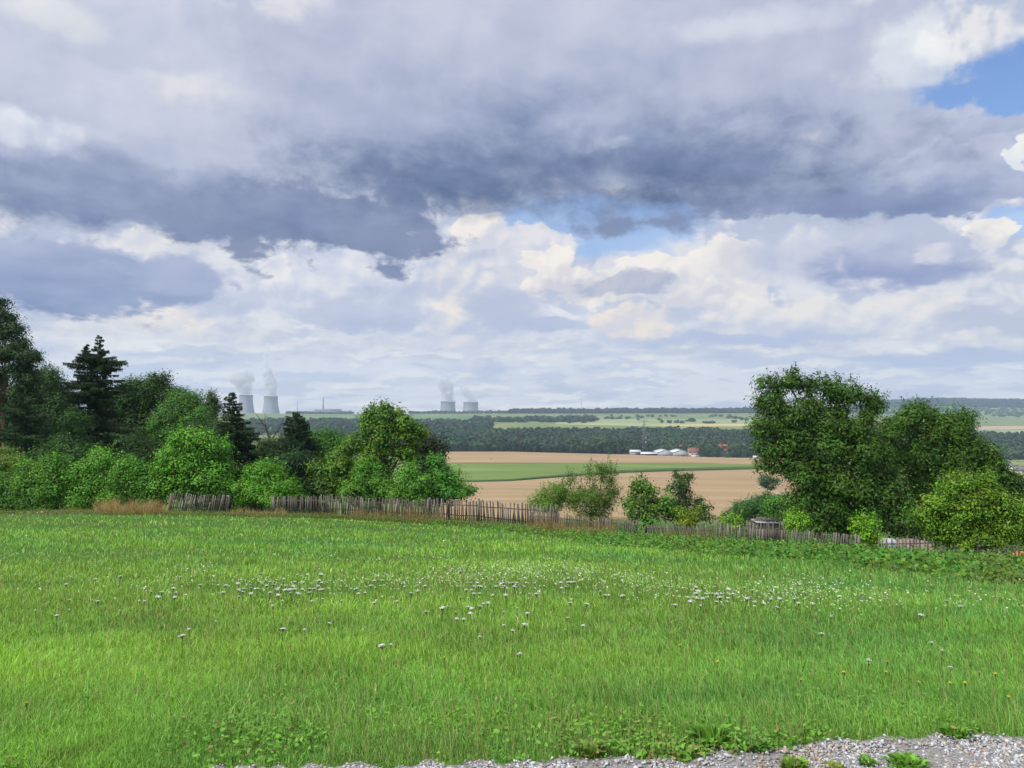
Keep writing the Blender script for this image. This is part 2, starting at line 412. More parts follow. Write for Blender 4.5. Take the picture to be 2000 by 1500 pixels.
def fbm(x, y, seed=0, octs=4):
    s_, a, t = 0, 1.0, 0
    for o in range(octs): s_ = s_+a*vnoise(x*2**o, y*2**o, seed+o); t += a; a *= 0.5
    return s_/t

# ------------------------------------------------------------------ materials
def new_mat(name):
    m = bpy.data.materials.new(name); m.use_nodes = True; nt = m.node_tree; nt.nodes.clear()
    out = nt.nodes.new('ShaderNodeOutputMaterial'); return m, nt, out
def mnoise(nt, scale, detail=4, rough=0.55, vec=None, dims='3D'):
    n = nt.nodes.new('ShaderNodeTexNoise'); n.noise_dimensions = dims
    n.inputs['Scale'].default_value = scale; n.inputs['Detail'].default_value = detail; n.inputs['Roughness'].default_value = rough
    if vec is not None: nt.links.new(vec, n.inputs['Vector'])
    return n
def ramp(nt, fac, stops):
    r = nt.nodes.new('ShaderNodeValToRGB'); nt.links.new(fac, r.inputs[0]); e = r.color_ramp.elements
    while len(e) < len(stops): e.new(0.5)
    for k, (p, c) in enumerate(stops): e[k].position = p; e[k].color = (*c, 1)
    return r.outputs[0]
def obj_coord(nt, scale=(1, 1, 1)):
    t = nt.nodes.new('ShaderNodeTexCoord'); m = nt.nodes.new('ShaderNodeMapping'); nt.links.new(t.outputs['Object'], m.inputs[0])
    m.inputs['Scale'].default_value = scale; return m.outputs[0]
def pmat(name, stops, scale=3.0, detail=5, rough=0.8, aniso=(1, 1, 1), bump=0.0, bscale=None, spec=0.3, metal=0.0):
    m, nt, out = new_mat(name); p = nt.nodes.new('ShaderNodeBsdfPrincipled'); nt.links.new(p.outputs[0], out.inputs[0])
    c = obj_coord(nt, aniso); n = mnoise(nt, scale, detail, 0.6, c)
    nt.links.new(ramp(nt, n.outputs[0], stops), p.inputs['Base Color'])
    p.inputs['Roughness'].default_value = rough; p.inputs['Specular IOR Level'].default_value = spec; p.inputs['Metallic'].default_value = metal
    if bump:
        b = nt.nodes.new('ShaderNodeBump'); n2 = mnoise(nt, bscale or scale*4, 4, 0.6, c)
        nt.links.new(n2.outputs[0], b.inputs['Height']); b.inputs['Strength'].default_value = bump; nt.links.new(b.outputs[0], p.inputs['Normal'])
    return m
def leaf_mat(name, trans=0.3, rough=0.6, spec=0.18):
    """leaf colour comes from the per-leaf attribute 'tint'; light passes through the blade"""
    m, nt, out = new_mat(name)
    a = nt.nodes.new('ShaderNodeAttribute'); a.attribute_name = 'tint'
    p = nt.nodes.new('ShaderNodeBsdfPrincipled'); nt.links.new(a.outputs['Color'], p.inputs['Base Color'])
    p.inputs['Roughness'].default_value = rough; p.inputs['Specular IOR Level'].default_value = spec
    t = nt.nodes.new('ShaderNodeBsdfTranslucent')
    g = nt.nodes.new('ShaderNodeMix'); g.data_type = 'RGBA'; g.blend_type = 'MULTIPLY'; g.inputs[0].default_value = 1.0
    nt.links.new(a.outputs['Color'], g.inputs[6]); g.inputs[7].default_value = (1.35, 1.25, 0.55, 1)
    nt.links.new(g.outputs[2], t.inputs[0])
    x = nt.nodes.new('ShaderNodeMixShader'); x.inputs[0].default_value = trans
    nt.links.new(p.outputs[0], x.inputs[1]); nt.links.new(t.outputs[0], x.inputs[2]); nt.links.new(x.outputs[0], out.inputs[0])
    return m
M_LEAF = leaf_mat('leaf', 0.22); M_NEEDLE = leaf_mat('needles', 0.12, 0.6, 0.15); M_GRASS = leaf_mat('grass_blades', 0.35, 0.55, 0.15)
M_FARLEAF = leaf_mat('far_foliage', 0.0, 0.9, 0.1)
M_BARK = pmat('bark', [(0.3, (.035, .027, .02)), (0.7, (.12, .095, .07))], 9, 6, 0.9, (1, 1, .25), 0.5)
M_BARKGREY = pmat('grey_bark', [(0.3, (.06, .055, .045)), (0.7, (.15, .14, .12))], 9, 6, 0.9, (1, 1, .25), 0.5)
M_BARKRED = pmat('pine_bark', [(0.3, (.09, .045, .028)), (0.7, (.24, .12, .07))], 7, 6, 0.9, (1, 1, .3), 0.5)

# ------------------------------------------------------------------ terrain
YK = np.array([0, 60, 90, 250, 400, 600, 950, 1100, 1300, 1800, 2500, 3300, 3700, 4500, 5200, 6500, 12000.])
ZC = {-640: [0, -7.4, -12.0, -37, -49, -57, -62.5, -72, -76, -64, -67, -69, -73, -124, -130, -145, -220],
      0:    [0, -7.6, -12.3, -37, -49, -57.5, -63, -74, -77, -62, -67, -70, -74, -124, -130, -145, -220],
      320:  [0, -9.0, -13.0, -38, -51, -60.5, -70, -84, -79, -64, -68, -68, -72, -110, -120, -135, -200],
      520:  [0, -9.6, -14.0, -40, -52, -61, -70, -88, -84, -72, -76, -82, -74, -42, -30, -36, -90],
      640:  [0, -9.9, -14.5, -41, -53, -62, -70, -92, -90, -78, -84, -92, -86, -58, -36, -34, -90]}
UK = np.array(sorted(ZC)) / 1000.0
ZT = np.array([ZC[k] for k in sorted(ZC)], float)
def _near(X, Y):
    prof = np.interp(Y, [-60, 0, 3, 5, 8.5, 15, 25, 35, 50, 60, 75], [0.3, 0, -.05, -.13, -.45, -1.35, -2.85, -4.25, -6.4, -7.85, -10.0])
    c = np.interp(X, [-60, -40, -25, -12, 0, 10, 20, 27, 60], [.3, .6, .85, .5, 0, -.7, -1.5, -2.0, -3.0])
    w = np.clip(Y/45.0, 0, 1)
    return prof + c*w
def terr(X, Y):
    X = np.asarray(X, float); Y = np.asarray(Y, float)
    R = np.hypot(X, Y); D = np.maximum(Y, 0.64*R)
    U = np.clip(X/np.maximum(D, 1e-3), -0.64, 0.64)
    # smooth in distance by averaging three look-ups
    Z = 0
    for f, wt in ((0.93, .25), (1.0, .5), (1.07, .25)):
        Yq = np.interp(D*f, YK, np.arange(len(YK))); i = np.clip(Yq.astype(int), 0, len(YK)-2); t = Yq-i
        Uq = np.interp(U, UK, np.arange(len(UK))); j = np.clip(Uq.astype(int), 0, len(UK)-2); s_ = Uq-j
        s_ = s_*s_*(3-2*s_)
        Z = Z+wt*((ZT[j, i]*(1-s_)+ZT[j+1, i]*s_)*(1-t)+(ZT[j, i+1]*(1-s_)+ZT[j+1, i+1]*s_)*t)
    N_ = _near(X, D)
    w = np.clip((D-52)/30.0, 0, 1); w = w*w*(3-2*w)
    bumps = (fbm(X/9.0, Y/9.0, 3, 3)-0.5)*0.16*np.clip(D/12, 0, 1)*(1-w) + (fbm(X/600.0, Y/600.0, 9, 3)-0.5)*7*np.clip((D-1200)/1500, 0, 1)
    return N_*(1-w)+Z*w+bumps
def tz(x, y): return float(terr(x, y))
_YS = np.concatenate([np.linspace(3, 60, 230), np.geomspace(60.5, 9000, 900)])
def hit(px, py, ymin=3.0):
    """first ground point seen at photo position (px, py)"""
    u = (px-1000)/F; z = terr(u*_YS, _YS); v = HOR-(z-EYE)/_YS*F
    k = np.where((v <= py) & (_YS >= ymin))[0]
    i = k[0] if len(k) else len(_YS)-1
    if i > 0 and v[i-1] > v[i] and v[i-1] >= py: t = (v[i-1]-py)/(v[i-1]-v[i]); Y = _YS[i-1]*(1-t)+_YS[i]*t
    else: Y = _YS[i]
    return u*Y, Y
def P(px, py, Y): return np.array([(px-1000)/F*Y, Y, EYE+(HOR-py)/F*Y])
def size(px, Y): return px*Y/F

# ground: one sheet to the horizon
def ground_sheet():
    r = np.concatenate([[0.0], np.geomspace(1.2, 7600, 190)])
    a = np.concatenate([np.arange(-180, -50, 6.0), np.arange(-50, 50.01, 0.6), np.arange(56, 180, 6.0)])*PI/180
    n = len(a); Rr, A = np.meshgrid(r, a, indexing='ij'); X = Rr*np.sin(A); Y = Rr*np.cos(A); Z = terr(X, Y)
    v = np.stack([X, Y, Z], -1).reshape(-1, 3)
    i, j = np.meshgrid(np.arange(len(r)-1), np.arange(n), indexing='ij'); j2 = (j+1) % n
    f = np.stack([i*n+j, (i+1)*n+j, (i+1)*n+j2, i*n+j2], -1).reshape(-1, 4)
    m, nt, out = new_mat('soil_and_turf'); p = nt.nodes.new('ShaderNodeBsdfPrincipled'); nt.links.new(p.outputs[0], out.inputs[0])
    c = obj_coord(nt)
    n1 = mnoise(nt, 0.9, 8, 0.65, c); n2 = mnoise(nt, 0.012, 6, 0.6, c)
    near = ramp(nt, n1.outputs[0], [(0.3, (.028, .055, .012)), (0.5, (.045, .095, .016)), (0.7, (.07, .12, .022))])
    far = ramp(nt, n2.outputs[0], [(0.35, (.085, .13, .045)), (0.5, (.12, .17, .055)), (0.62, (.20, .21, .09))])
    g = nt.nodes.new('ShaderNodeVectorMath'); g.operation = 'LENGTH'; nt.links.new(c, g.inputs[0])
    mr = nt.nodes.new('ShaderNodeMapRange'); nt.links.new(g.outputs['Value'], mr.inputs[0]); mr.inputs[1].default_value = 120; mr.inputs[2].default_value = 500
    mx = nt.nodes.new('ShaderNodeMix'); mx.data_type = 'RGBA'; nt.links.new(mr.outputs[0], mx.inputs[0]); nt.links.new(near, mx.inputs[6]); nt.links.new(far, mx.inputs[7])
    nt.links.new(mx.outputs[2], p.inputs['Base Color']); p.inputs['Roughness'].default_value = 0.95; p.inputs['Specular IOR Level'].default_value = 0.1
    return tag(mesh_np('ground', v, f, m, smooth=True), kind='structure')
ground_sheet()

# fields draped over the land, each a standing crop a little above the soil
def field(name, near, far, mat, h=0.7, n=90, m_=14, x0=None, x1=None):
    """near/far: [(px, py), ...] edges as the eye meets them"""
    nx = np.array(near, float); fx = np.array(far, float)
    a = x0 if x0 is not None else max(nx[0, 0], fx[0, 0]); b = x1 if x1 is not None else min(nx[-1, 0], fx[-1, 0])
    px = np.linspace(a, b, n); pn = np.interp(px, nx[:, 0], nx[:, 1]); pf = np.interp(px, fx[:, 0], fx[:, 1])
    V_ = []
    for k in range(n):
        _, Yn = hit(px[k], pn[k]+0.0); _, Yf = hit(px[k], pf[k]); u = (px[k]-1000)/F
        Ys = np.geomspace(Yn, max(Yf, Yn*1.005), m_); X = u*Ys; Z = terr(X, Ys)+h
        col_ = [[X[0], Ys[0], Z[0]-h-0.3]]+[[X[i], Ys[i], Z[i]] for i in range(m_)]+[[X[-1], Ys[-1], Z[-1]-h-0.3]]
        V_ += col_
    w = m_+2; i, j = np.meshgrid(np.arange(n-1), np.arange(w-1), indexing='ij')
    f = np.stack([i*w+j, (i+1)*w+j, (i+1)*w+j+1, i*w+j+1], -1).reshape(-1, 4)
    return tag(mesh_np(name, V_, f, mat), kind='structure')
M_WHEAT = pmat('ripe_wheat', [(0.35, (.235, .168, .092)), (0.5, (.275, .196, .107)), (0.65, (.31, .225, .127))], 0.03, 9, 0.95, (0.25, 1.6, 1), 0.3, 2.0, spec=0.1)
M_WHEATFAR = pmat('pale_stubble', [(0.4, (.31, .245, .17)), (0.6, (.35, .28, .20))], 0.004, 5, 0.95, spec=0.1)
M_CROP = pmat('green_crop', [(0.35, (.095, .145, .028)), (0.55, (.12, .175, .035)), (0.7, (.16, .21, .05))], 0.02, 8, 0.9, (0.3, 1.4, 1), spec=0.15)
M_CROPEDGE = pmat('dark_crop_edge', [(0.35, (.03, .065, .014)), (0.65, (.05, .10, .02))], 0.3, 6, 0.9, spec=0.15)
M_PALEGREEN = pmat('pale_green_field', [(0.35, (.17, .21, .10)), (0.65, (.27, .30, .15))], 0.003, 5, 0.95, spec=0.1)
M_YELLOW = pmat('yellow_field', [(0.35, (.34, .30, .12)), (0.65, (.42, .37, .18))], 0.004, 5, 0.95, spec=0.1)
M_BLUEGREEN = pmat('pasture', [(0.35, (.09, .15, .055)), (0.65, (.13, .19, .075))], 0.004, 5, 0.95, spec=0.1)
field('wheat_field', [(860, 905), (1350, 905), (1440, 907), (1600, 909)], [(860, 881), (1000, 883), (1200, 888), (1480, 893), (1600, 894)], M_WHEAT)
field('crop_field', [(860, 942), (935, 940.5), (1000, 938.5), (1100, 929), (1200, 921.5), (1300, 917), (1500, 912.5), (1600, 912)],
      [(860, 905.6), (1350, 905.6), (1440, 908), (1500, 909.5), (1600, 911)], M_CROP, h=0.9)
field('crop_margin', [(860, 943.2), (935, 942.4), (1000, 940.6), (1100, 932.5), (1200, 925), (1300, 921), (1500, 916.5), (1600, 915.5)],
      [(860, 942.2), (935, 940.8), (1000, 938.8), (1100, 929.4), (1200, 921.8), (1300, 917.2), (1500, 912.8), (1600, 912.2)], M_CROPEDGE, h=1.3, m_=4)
field('wheat_field', [(860, 1012), (1000, 1013), (1400, 1014), (1440, 985), (1500, 965), (1560, 990)],
      [(860, 944), (935, 943), (1000, 941.3), (1100, 933.4), (1200, 926), (1300, 922), (1500, 917.3), (1560, 917)], M_WHEAT, m_=40)
field('field_track', [(1478, 953), (1500, 960), (1530, 974), (1560, 990)], [(1478, 951), (1500, 954), (1530, 966), (1560, 980)], M_WHEATFAR, h=0.75, m_=4, n=20)
field('stubble_field', [(480, 832), (700, 832), (960, 832)], [(480, 821.5), (700, 821.5), (960, 822)], M_WHEATFAR, h=0.5)
field('pasture_field', [(480, 821), (960, 821)], [(480, 810), (960, 810)], M_BLUEGREEN, h=0.5)
field('pale_green_field', [(1085, 829), (1200, 831), (1330, 833), (1500, 834)], [(1085, 819), (1250, 818), (1500, 819)], M_PALEGREEN, h=0.5)
field('yellow_field', [(1290, 833), (1400, 833.5), (1464, 832.5)], [(1290, 831), (1400, 828.5), (1464, 828.5)], M_YELLOW, h=1.6, m_=4)
field('light_green_field', [(1455, 843), (1520, 846)], [(1455, 834), (1520, 836)], M_PALEGREEN, h=0.8)
field('stubble_field', [(1900, 840), (2040, 838)], [(1900, 833), (2040, 832)], M_WHEATFAR, h=0.5)
field('light_green_field', [(1900, 858), (2040, 856)], [(1900, 841), (2040, 839)], M_PALEGREEN, h=0.5)

# ------------------------------------------------------------------ far woods: masses of crowns
def leaf_quads(cen, nrm, L, W, jit=None, fold=0.0):
    """diamond leaves: centre, facing, length and width arrays -> verts (4n,3), faces (n,4)"""
    n = len(cen); nrm = nrm/(np.linalg.norm(nrm, axis=1)[:, None]+1e-9)
    r = rng.normal(size=(n, 3)) if jit is None else jit
    t = np.cross(nrm, r); t /= np.linalg.norm(t, axis=1)[:, None]+1e-9; b = np.cross(nrm, t)
    L = np.broadcast_to(L, (n,))[:, None]; W = np.broadcast_to(W, (n,))[:, None]
    v = np.stack([cen-t*L/2, cen+b*W/2-t*L*0.08, cen+t*L/2, cen-b*W/2-t*L*0.08], 1).reshape(-1, 3)
    return v, np.arange(4*n).reshape(-1, 4)
def crowns(name, pts, hh, rr, cols, nq=46, q=0.34, mat=None, label=None, cat=None):
    """many small crowns in one mesh: pts (n,3) bases, heights, radii, base colours (n,3)"""
    n = len(pts); th = rng.uniform(0, 2*PI, (n, nq)); cz = rng.uniform(-0.5, 1, (n, nq)); sr = np.sqrt(np.maximum(0, 1-cz**2))
    nr = np.stack([sr*np.cos(th), sr*np.sin(th), cz], -1); k = rng.uniform(0.72, 1.08, (n, nq, 1))
    sc = np.stack([rr, rr, hh*0.45], -1)[:, None]
    cen = pts[:, None]+np.array([0, 0, 1])*(hh*0.55)[:, None, None]+nr*k*sc
    nn = (nr+rng.normal(size=nr.shape)*0.45).reshape(-1, 3)
    S = np.repeat(rr*q*2.2, nq)*rng.uniform(.7, 1.3, n*nq)
    v, f = leaf_quads(cen.reshape(-1, 3), nn, S*1.1, S)
    tint = np.repeat(cols, nq, 0)*rng.uniform(.75, 1.3, (n*nq, 1)); tint = np.repeat(tint, 4, 0)
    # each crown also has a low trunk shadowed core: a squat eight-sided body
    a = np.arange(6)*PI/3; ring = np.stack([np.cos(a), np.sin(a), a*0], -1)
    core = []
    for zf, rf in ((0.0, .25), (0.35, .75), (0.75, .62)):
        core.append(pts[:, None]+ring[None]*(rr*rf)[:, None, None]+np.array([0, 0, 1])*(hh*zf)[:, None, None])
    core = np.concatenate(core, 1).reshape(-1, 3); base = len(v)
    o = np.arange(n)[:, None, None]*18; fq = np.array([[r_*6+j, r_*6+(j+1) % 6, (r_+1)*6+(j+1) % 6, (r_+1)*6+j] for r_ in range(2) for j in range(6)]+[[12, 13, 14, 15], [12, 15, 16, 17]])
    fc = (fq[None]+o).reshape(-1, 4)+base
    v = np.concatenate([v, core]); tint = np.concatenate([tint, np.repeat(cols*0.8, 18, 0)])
    return mesh_np(name, v, [f, fc], mat or M_FARLEAF, attr={'tint': tint})
def scatter(px0, px1, Y0, Y1, n, seed=1, thin=0.0):
    r = np.random.default_rng(seed); Y = np.sqrt(r.uniform(Y0**2, Y1**2, n)); px = r.uniform(px0, px1, n); X = (px-1000)/F*Y
    return X, Y
def wood(name, X, Y, h0, h1, rr, base, seed, **kw):
    r = np.random.default_rng(seed); n = len(X); hh = r.uniform(h0, h1, n)*(0.8+0.4*vnoise(X/60, Y/60, seed)); R_ = rr*r.uniform(.75, 1.25, n)
    pts = np.stack([X, Y, terr(X, Y)-0.5], -1); c = np.array(base)[None]*(0.7+0.6*vnoise(X/45, Y/45, seed+5))[:, None]*r.uniform(.8, 1.2, (n, 1))
    c = c*np.stack([1+0.25*r.normal(size=n).clip(-1, 1), np.ones(n), np.ones(n)], -1)
    o = crowns(name, pts, hh, R_, c, **kw); return tag(o, kind='stuff')
X, Y = scatter(640, 1500, 1000, 1530, 4300, 11)
fr_x = (np.linspace(840, 1500, 150)-1000)/F*1.0; fy = 985+12*rng.random(150); X = np.concatenate([X, fr_x*fy]); Y = np.concatenate([Y, fy])
wood('river_wood', X, Y, 12, 18, 5.0, (.030, .060, .024), 12)
X, Y = scatter(1500, 2080, 1050, 1560, 2600, 13)
wood('gorge_wood', X, Y, 13, 19, 5.2, (.030, .058, .024), 14)
X, Y = scatter(995, 1520, 3480, 3950, 1500, 15); k = (vnoise(X/300, Y*0+1, 4) > 0.10)
wood('ridge_wood', X[k], Y[k], 15, 24, 11, (.014, .034, .018), 16, nq=26)
X, Y = scatter(1500, 2100, 4380, 5350, 3600, 17)
wood('hill_wood', X, Y, 16, 26, 13, (.014, .033, .020), 18, nq=26)
X, Y = scatter(1560, 2100, 3500, 4300, 420, 19)
wood('slope_scrub', X, Y, 7, 15, 9, (.055, .10, .045), 20, nq=26)
X, Y = scatter(800, 1000, 3560, 3680, 120, 21)
wood('ridge_trees', X, Y, 9, 15, 9, (.03, .06, .028), 22, nq=26)
X, Y = scatter(560, 690, 3400, 3460, 90, 23)
wood('plant_shelter_belt', X, Y, 6, 11, 8, (.035, .07, .035), 24, nq=26)
X, Y = scatter(925, 1160, 2100, 2300, 260, 25); k = vnoise(X/55, Y/55, 2) > 0.42
wood('plateau_copse', X[k], Y[k], 9, 15, 8, (.035, .07, .03), 26, nq=30)
X, Y = scatter(1060, 1460, 1950, 2900, 300, 27); k = vnoise(X/80, Y/80, 6) > 0.58
wood('plateau_hedges', X[k], Y[k], 5, 9, 6, (.045, .085, .035), 28, nq=26)
X, Y = scatter(480, 960, 1500, 2000, 900, 29)
wood('plateau_edge_wood', X, Y, 9, 14, 6, (.035, .065, .03), 30, nq=30)
# ------------------------------------------------------------------ power station on the plateau
M_CONC = pmat('tower_concrete', [(0.35, (.21, .22, .25)), (0.65, (.28, .29, .32))], 0.02, 6, 0.9, (1, 1, .12), spec=0.1)
M_RIM = pmat('tower_rim', [(0.3, (.13, .14, .16)), (0.7, (.19, .2, .22))], 0.1, 3, 0.9)
M_HALL = pmat('hall_cladding', [(0.4, (.22, .205, .27)), (0.6, (.29, .275, .34))], 0.05, 3, 0.7)
M_HALLD = pmat('hall_dark_panel', [(0.4, (.10, .11, .15)), (0.6, (.15, .16, .2))], 0.05, 3, 0.6)
M_STEEL = pmat('grey_steel', [(0.4, (.13, .14, .15)), (0.6, (.2, .21, .22))], 1.5, 3, 0.55, metal=0.2)
M_CHIM = pmat('chimney_concrete', [(0.4, (.22, .22, .24)), (0.6, (.3, .3, .32))], 0.05, 3, 0.85)
def cooling_tower(px, top_py, Y, rt_px, waist_k, rb_k, label, group):
    x = (px-1000)/F*Y; base = tz(x, Y)-2; top = EYE+(HOR-top_py)/F*Y; H = top-base; rt = size(rt_px, Y)
    root = empty('cooling_tower', (x, Y, base), label, 'cooling tower', group)
    n = 64; hs = np.linspace(0.07, 1, 26)
    def rad(h):
        w = 0.80; return rt*(waist_k+(rb_k-waist_k)*np.clip((w-h)/w, 0, 1)**1.55+(1-waist_k)*np.clip((h-w)/(1-w), 0, 1)**1.5)
    mb = MB(); th = np.linspace(0, 2*PI, n, endpoint=False)
    outer = np.stack([np.stack([rad(h)*np.cos(th), rad(h)*np.sin(th), th*0+h*H], -1) for h in hs])
    inner = np.stack([np.stack([(rad(h)-1.2)*np.cos(th), (rad(h)-1.2)*np.sin(th), th*0+h*H], -1) for h in hs[::-1]])
    ring = np.concatenate([outer, inner]); k = len(ring)
    q = [[i*n+j, i*n+(j+1) % n, ((i+1) % k)*n+(j+1) % n, ((i+1) % k)*n+j] for i in range(k) for j in range(n)]
    mb.add(ring.reshape(-1, 3), q); mb.build('shell', M_CONC, root, smooth=True)
    mb = MB()
    for h0, h1, dr in ((0.975, 1.004, 0.9),):
        r0 = rad(h0)+dr; r1 = rad(1.0)+dr; ri = rad(1.0)-1.3
        v = []
        for r_, z in ((r0, h0*H), (r1, h1*H), (ri, h1*H), (rad(h0)+.02, h0*H)): v.append(np.stack([r_*np.cos(th), r_*np.sin(th), th*0+z], -1))
        q = [[i*n+j, i*n+(j+1) % n, ((i+1) % 4)*n+(j+1) % n, ((i+1) % 4)*n+j] for i in range(4) for j in range(n)]
        mb.add(np.concatenate(v), q)
    mb.build('rim', M_RIM, root)
    mb = MB(); r0 = rad(0.07)-.6; r1 = r0*1.05
    for i in range(40):
        a = i/40*2*PI; b = (i+.5)/40*2*PI; c = (i-.5)/40*2*PI
        for e in (b, c): mb.tube([[r1*math.cos(e), r1*math.sin(e), 0], [r0*math.cos(a), r0*math.sin(a), 0.075*H]], 0.6, 5)
    mb.build('columns', M_CONC, root)
    return x, Y, top, rt
TG = 'cooling towers of the power station'
t1 = cooling_tower(480.5, 771.5, 3900, 13.2, .965, 1.33, 'grey cooling tower just right of the dark spruce, leftmost of the four in view', TG)
t2 = cooling_tower(529.3, 774.0, 3860, 13.3, .965, 1.33, 'grey flaring cooling tower whole on the skyline, second from the left', TG)
t3 = cooling_tower(875.0, 784.2, 4250, 14.4, .97, 1.22, 'grey cooling tower half sunk behind the ridge, left one of the right pair', TG)
t4 = cooling_tower(919.4, 785.6, 4200, 14.6, .97, 1.22, 'grey cooling tower half sunk behind the ridge, rightmost of all', TG)

def steam_mat(seed, dens):
    m, nt, out = new_mat('steam')
    v = nt.nodes.new('ShaderNodeVolumePrincipled'); v.inputs['Color'].default_value = (.95, .96, .99, 1); v.inputs['Anisotropy'].default_value = 0.2
    c = obj_coord(nt); nt.links.new(v.outputs[0], out.inputs['Volume'])
    n = mnoise(nt, 0.030, 4, 0.62, c); mr = nt.nodes.new('ShaderNodeMapRange'); nt.links.new(n.outputs[0], mr.inputs[0])
    mr.inputs[1].default_value = 0.38; mr.inputs[2].default_value = 0.62; mr.inputs[3].default_value = 0; mr.inputs[4].default_value = dens
    nt.links.new(mr.outputs[0], v.inputs['Density']); return m
def plume(t, path, dens, label, seed):
    """path: [(dx_px, py, half-width px)]"""
    x0, Y, top, rt = t; r = np.random.default_rng(seed); pts = []; rad = []
    pk = np.array(path, float); s_ = np.linspace(0, 1, 26); q = np.interp(s_, np.linspace(0, 1, len(pk)), np.arange(len(pk)))
    dx = np.interp(q, np.arange(len(pk)), pk[:, 0]); py = np.interp(q, np.arange(len(pk)), pk[:, 1]); hw = np.interp(q, np.arange(len(pk)), pk[:, 2])
    root = empty('steam_plume', (x0, Y, top), label, 'steam', 'steam plumes over the cooling towers')
    n = 20; ring = []
    for i in range(len(s_)):
        z = EYE+(HOR-py[i])/F*Y-top; th = np.linspace(0, 2*PI, n, endpoint=False)
        rr = size(hw[i], Y)*(0.72+0.62*vnoise(th*1.6+seed*7, th*0+i*.55, seed)) if i > 0 else size(hw[i], Y)*np.ones(n)
        ring.append(np.stack([size(dx[i], Y)+rr*np.cos(th)+r.normal()*2.5*(i > 1), rr*np.sin(th), th*0+z], -1))
    k = len(ring); ring = np.concatenate(ring)
    quads = [[i*n+j, i*n+(j+1) % n, (i+1)*n+(j+1) % n, (i+1)*n+j] for i in range(k-1) for j in range(n)]
    mb = MB(); mb.add(np.concatenate([ring, [[size(dx[0], Y), 0, ring[0, 2]]], [[size(dx[-1], Y), 0, ring[-1, 2]+3]]]), quads,
                      [[(j+1) % n, j, k*n] for j in range(n)]+[[(k-1)*n+j, (k-1)*n+(j+1) % n, k*n+1] for j in range(n)])
    return mb.build('steam', steam_mat(seed, dens), root)
plume(t1, [(0, 770.5, 12), (-1, 762, 14), (-6, 750, 19), (-10, 738, 24), (-6, 727, 18), (-2, 720, 8)], 0.042, 'wide ragged steam plume above the leftmost cooling tower', 3)
plume(t2, [(0, 773, 12), (-1, 762, 12), (-3, 748, 13), (-6, 732, 10), (-9, 715, 6.5), (-10, 700, 4.5), (-8, 684, 5), (-6, 670, 3)], 0.060, 'tall thin steam column rising from the second cooling tower', 5)
plume(t3, [(0, 783, 13), (-1, 772, 13), (-4, 758, 15), (-6, 746, 15), (-9, 736, 8)], 0.048, 'broad upright steam plume on the left of the right tower pair', 8)
plume(t4, [(0, 784.5, 12), (-2, 776, 12), (-8, 766, 12), (-14, 756, 9), (-19, 748, 6)], 0.044, 'small steam plume leaning left above the rightmost cooling tower', 13)

def Pz(px, py, Y): return EYE+(HOR-py)/F*Y
def mast(name, px, top, Y, r0, r1, label, cat, mat, group=None, rings=0):
    x = (px-1000)/F*Y; b = tz(x, Y)-1; H = Pz(px, top, Y)-b
    root = empty(name, (x, Y, b), label, cat, group)
    mb = MB(); mb.tube([[0, 0, 0], [0, 0, H*.5], [0, 0, H]], [r0, (r0+r1)/2, r1], 12); mb.build('shaft', mat, root)
    for z in ((.55, .8, .97) if rings else (.97,)):
        mb = MB(); mb.tube([[0, 0, H*z], [0, 0, H*z+1.2]], r1*1.35+.15, 12); mb.build('collar', M_RIM, root)
mast('chimney', 631.3, 776, 3760, 4.2, 2.6, 'tall dark chimney rising above the reactor halls', 'chimney', M_CHIM, 'chimneys of the power station', 1)
mast('chimney', 731.0, 779, 3760, 3.6, 2.2, 'slim chimney just above the walnut tree top', 'chimney', M_CHIM, 'chimneys of the power station', 1)
mast('pole', 581.0, 784, 3800, 1.5, 1.1, 'thin grey mast between the cooling towers and the halls', 'mast', M_CHIM)
mast('radio_mast', 1136.0, 778, 3720, .8, .6, 'hair-thin radio mast on the wooded ridge', 'mast', M_STEEL)

# reactor and turbine halls
def halls():
    Y = 3660; x = (640-1000)/F*Y; b = tz(x, Y)-3
    root = empty('turbine_hall', (x, Y, b), 'long pale stepped hall of the power station under the tall chimney', 'power plant building')
    def X_(p): return (p-1000)/F*Y-x
    def Z_(p): return Pz(0, p, Y)-b
    def blk(name, p0, p1, t, y0, y1, mat):
        mb = MB(); h = Z_(t); mb.box(((X_(p0)+X_(p1))/2, (y0+y1)/2, h/2), (X_(p1)-X_(p0), y1-y0, h)); mb.build(name, mat, root)
    blk('main_hall', 612, 662, 799.2, 10, 60, M_HALL); blk('long_hall', 597, 686, 803.0, -10, 9.9, M_HALL); blk('end_block', 680, 686.5, 801.5, -14, -10.1, M_HALL)
    for k in range(11):
        p = 600+k*7.6; mb = MB(); mb.box((X_(p), -10.4, Z_(806.3)), (size(2.6, Y), .8, size(2.6, Y))); mb.build('loading_door', M_HALLD, root)
    mb = MB(); mb.box(((X_(613)+X_(661))/2, 9.6, Z_(800.6)), (X_(661)-X_(613), .7, size(.8, Y))); mb.box(((X_(598)+X_(679))/2, -10.3, Z_(803.9)), (X_(679)-X_(598), .5, size(.6, Y))); mb.build('window_band', M_HALLD, root)
    for p0, p1, t in ((697, 701, 805.5), (705, 718, 806.3)):
        xx = ((p0+p1)/2-1000)/F*Y; bb = tz(xx, Y)-2; mb = MB(); H = Pz(0, t, Y)-bb
        mb.box((0, 0, H/2), (size(p1-p0, Y), 16, H)); r_ = empty('plant_outbuilding', (xx, Y, bb), 'small pale block %s of the power station halls' % ('close to the right end' if p0 < 700 else 'farther right, by the walnut top,'), 'power plant building')
        mb.build('wall', M_HALL, r_); mb = MB(); mb.box((0, 0, H+.5), (size(p1-p0, Y)+1, 17, 1.0)); mb.build('roof', M_HALLD, r_)
halls()

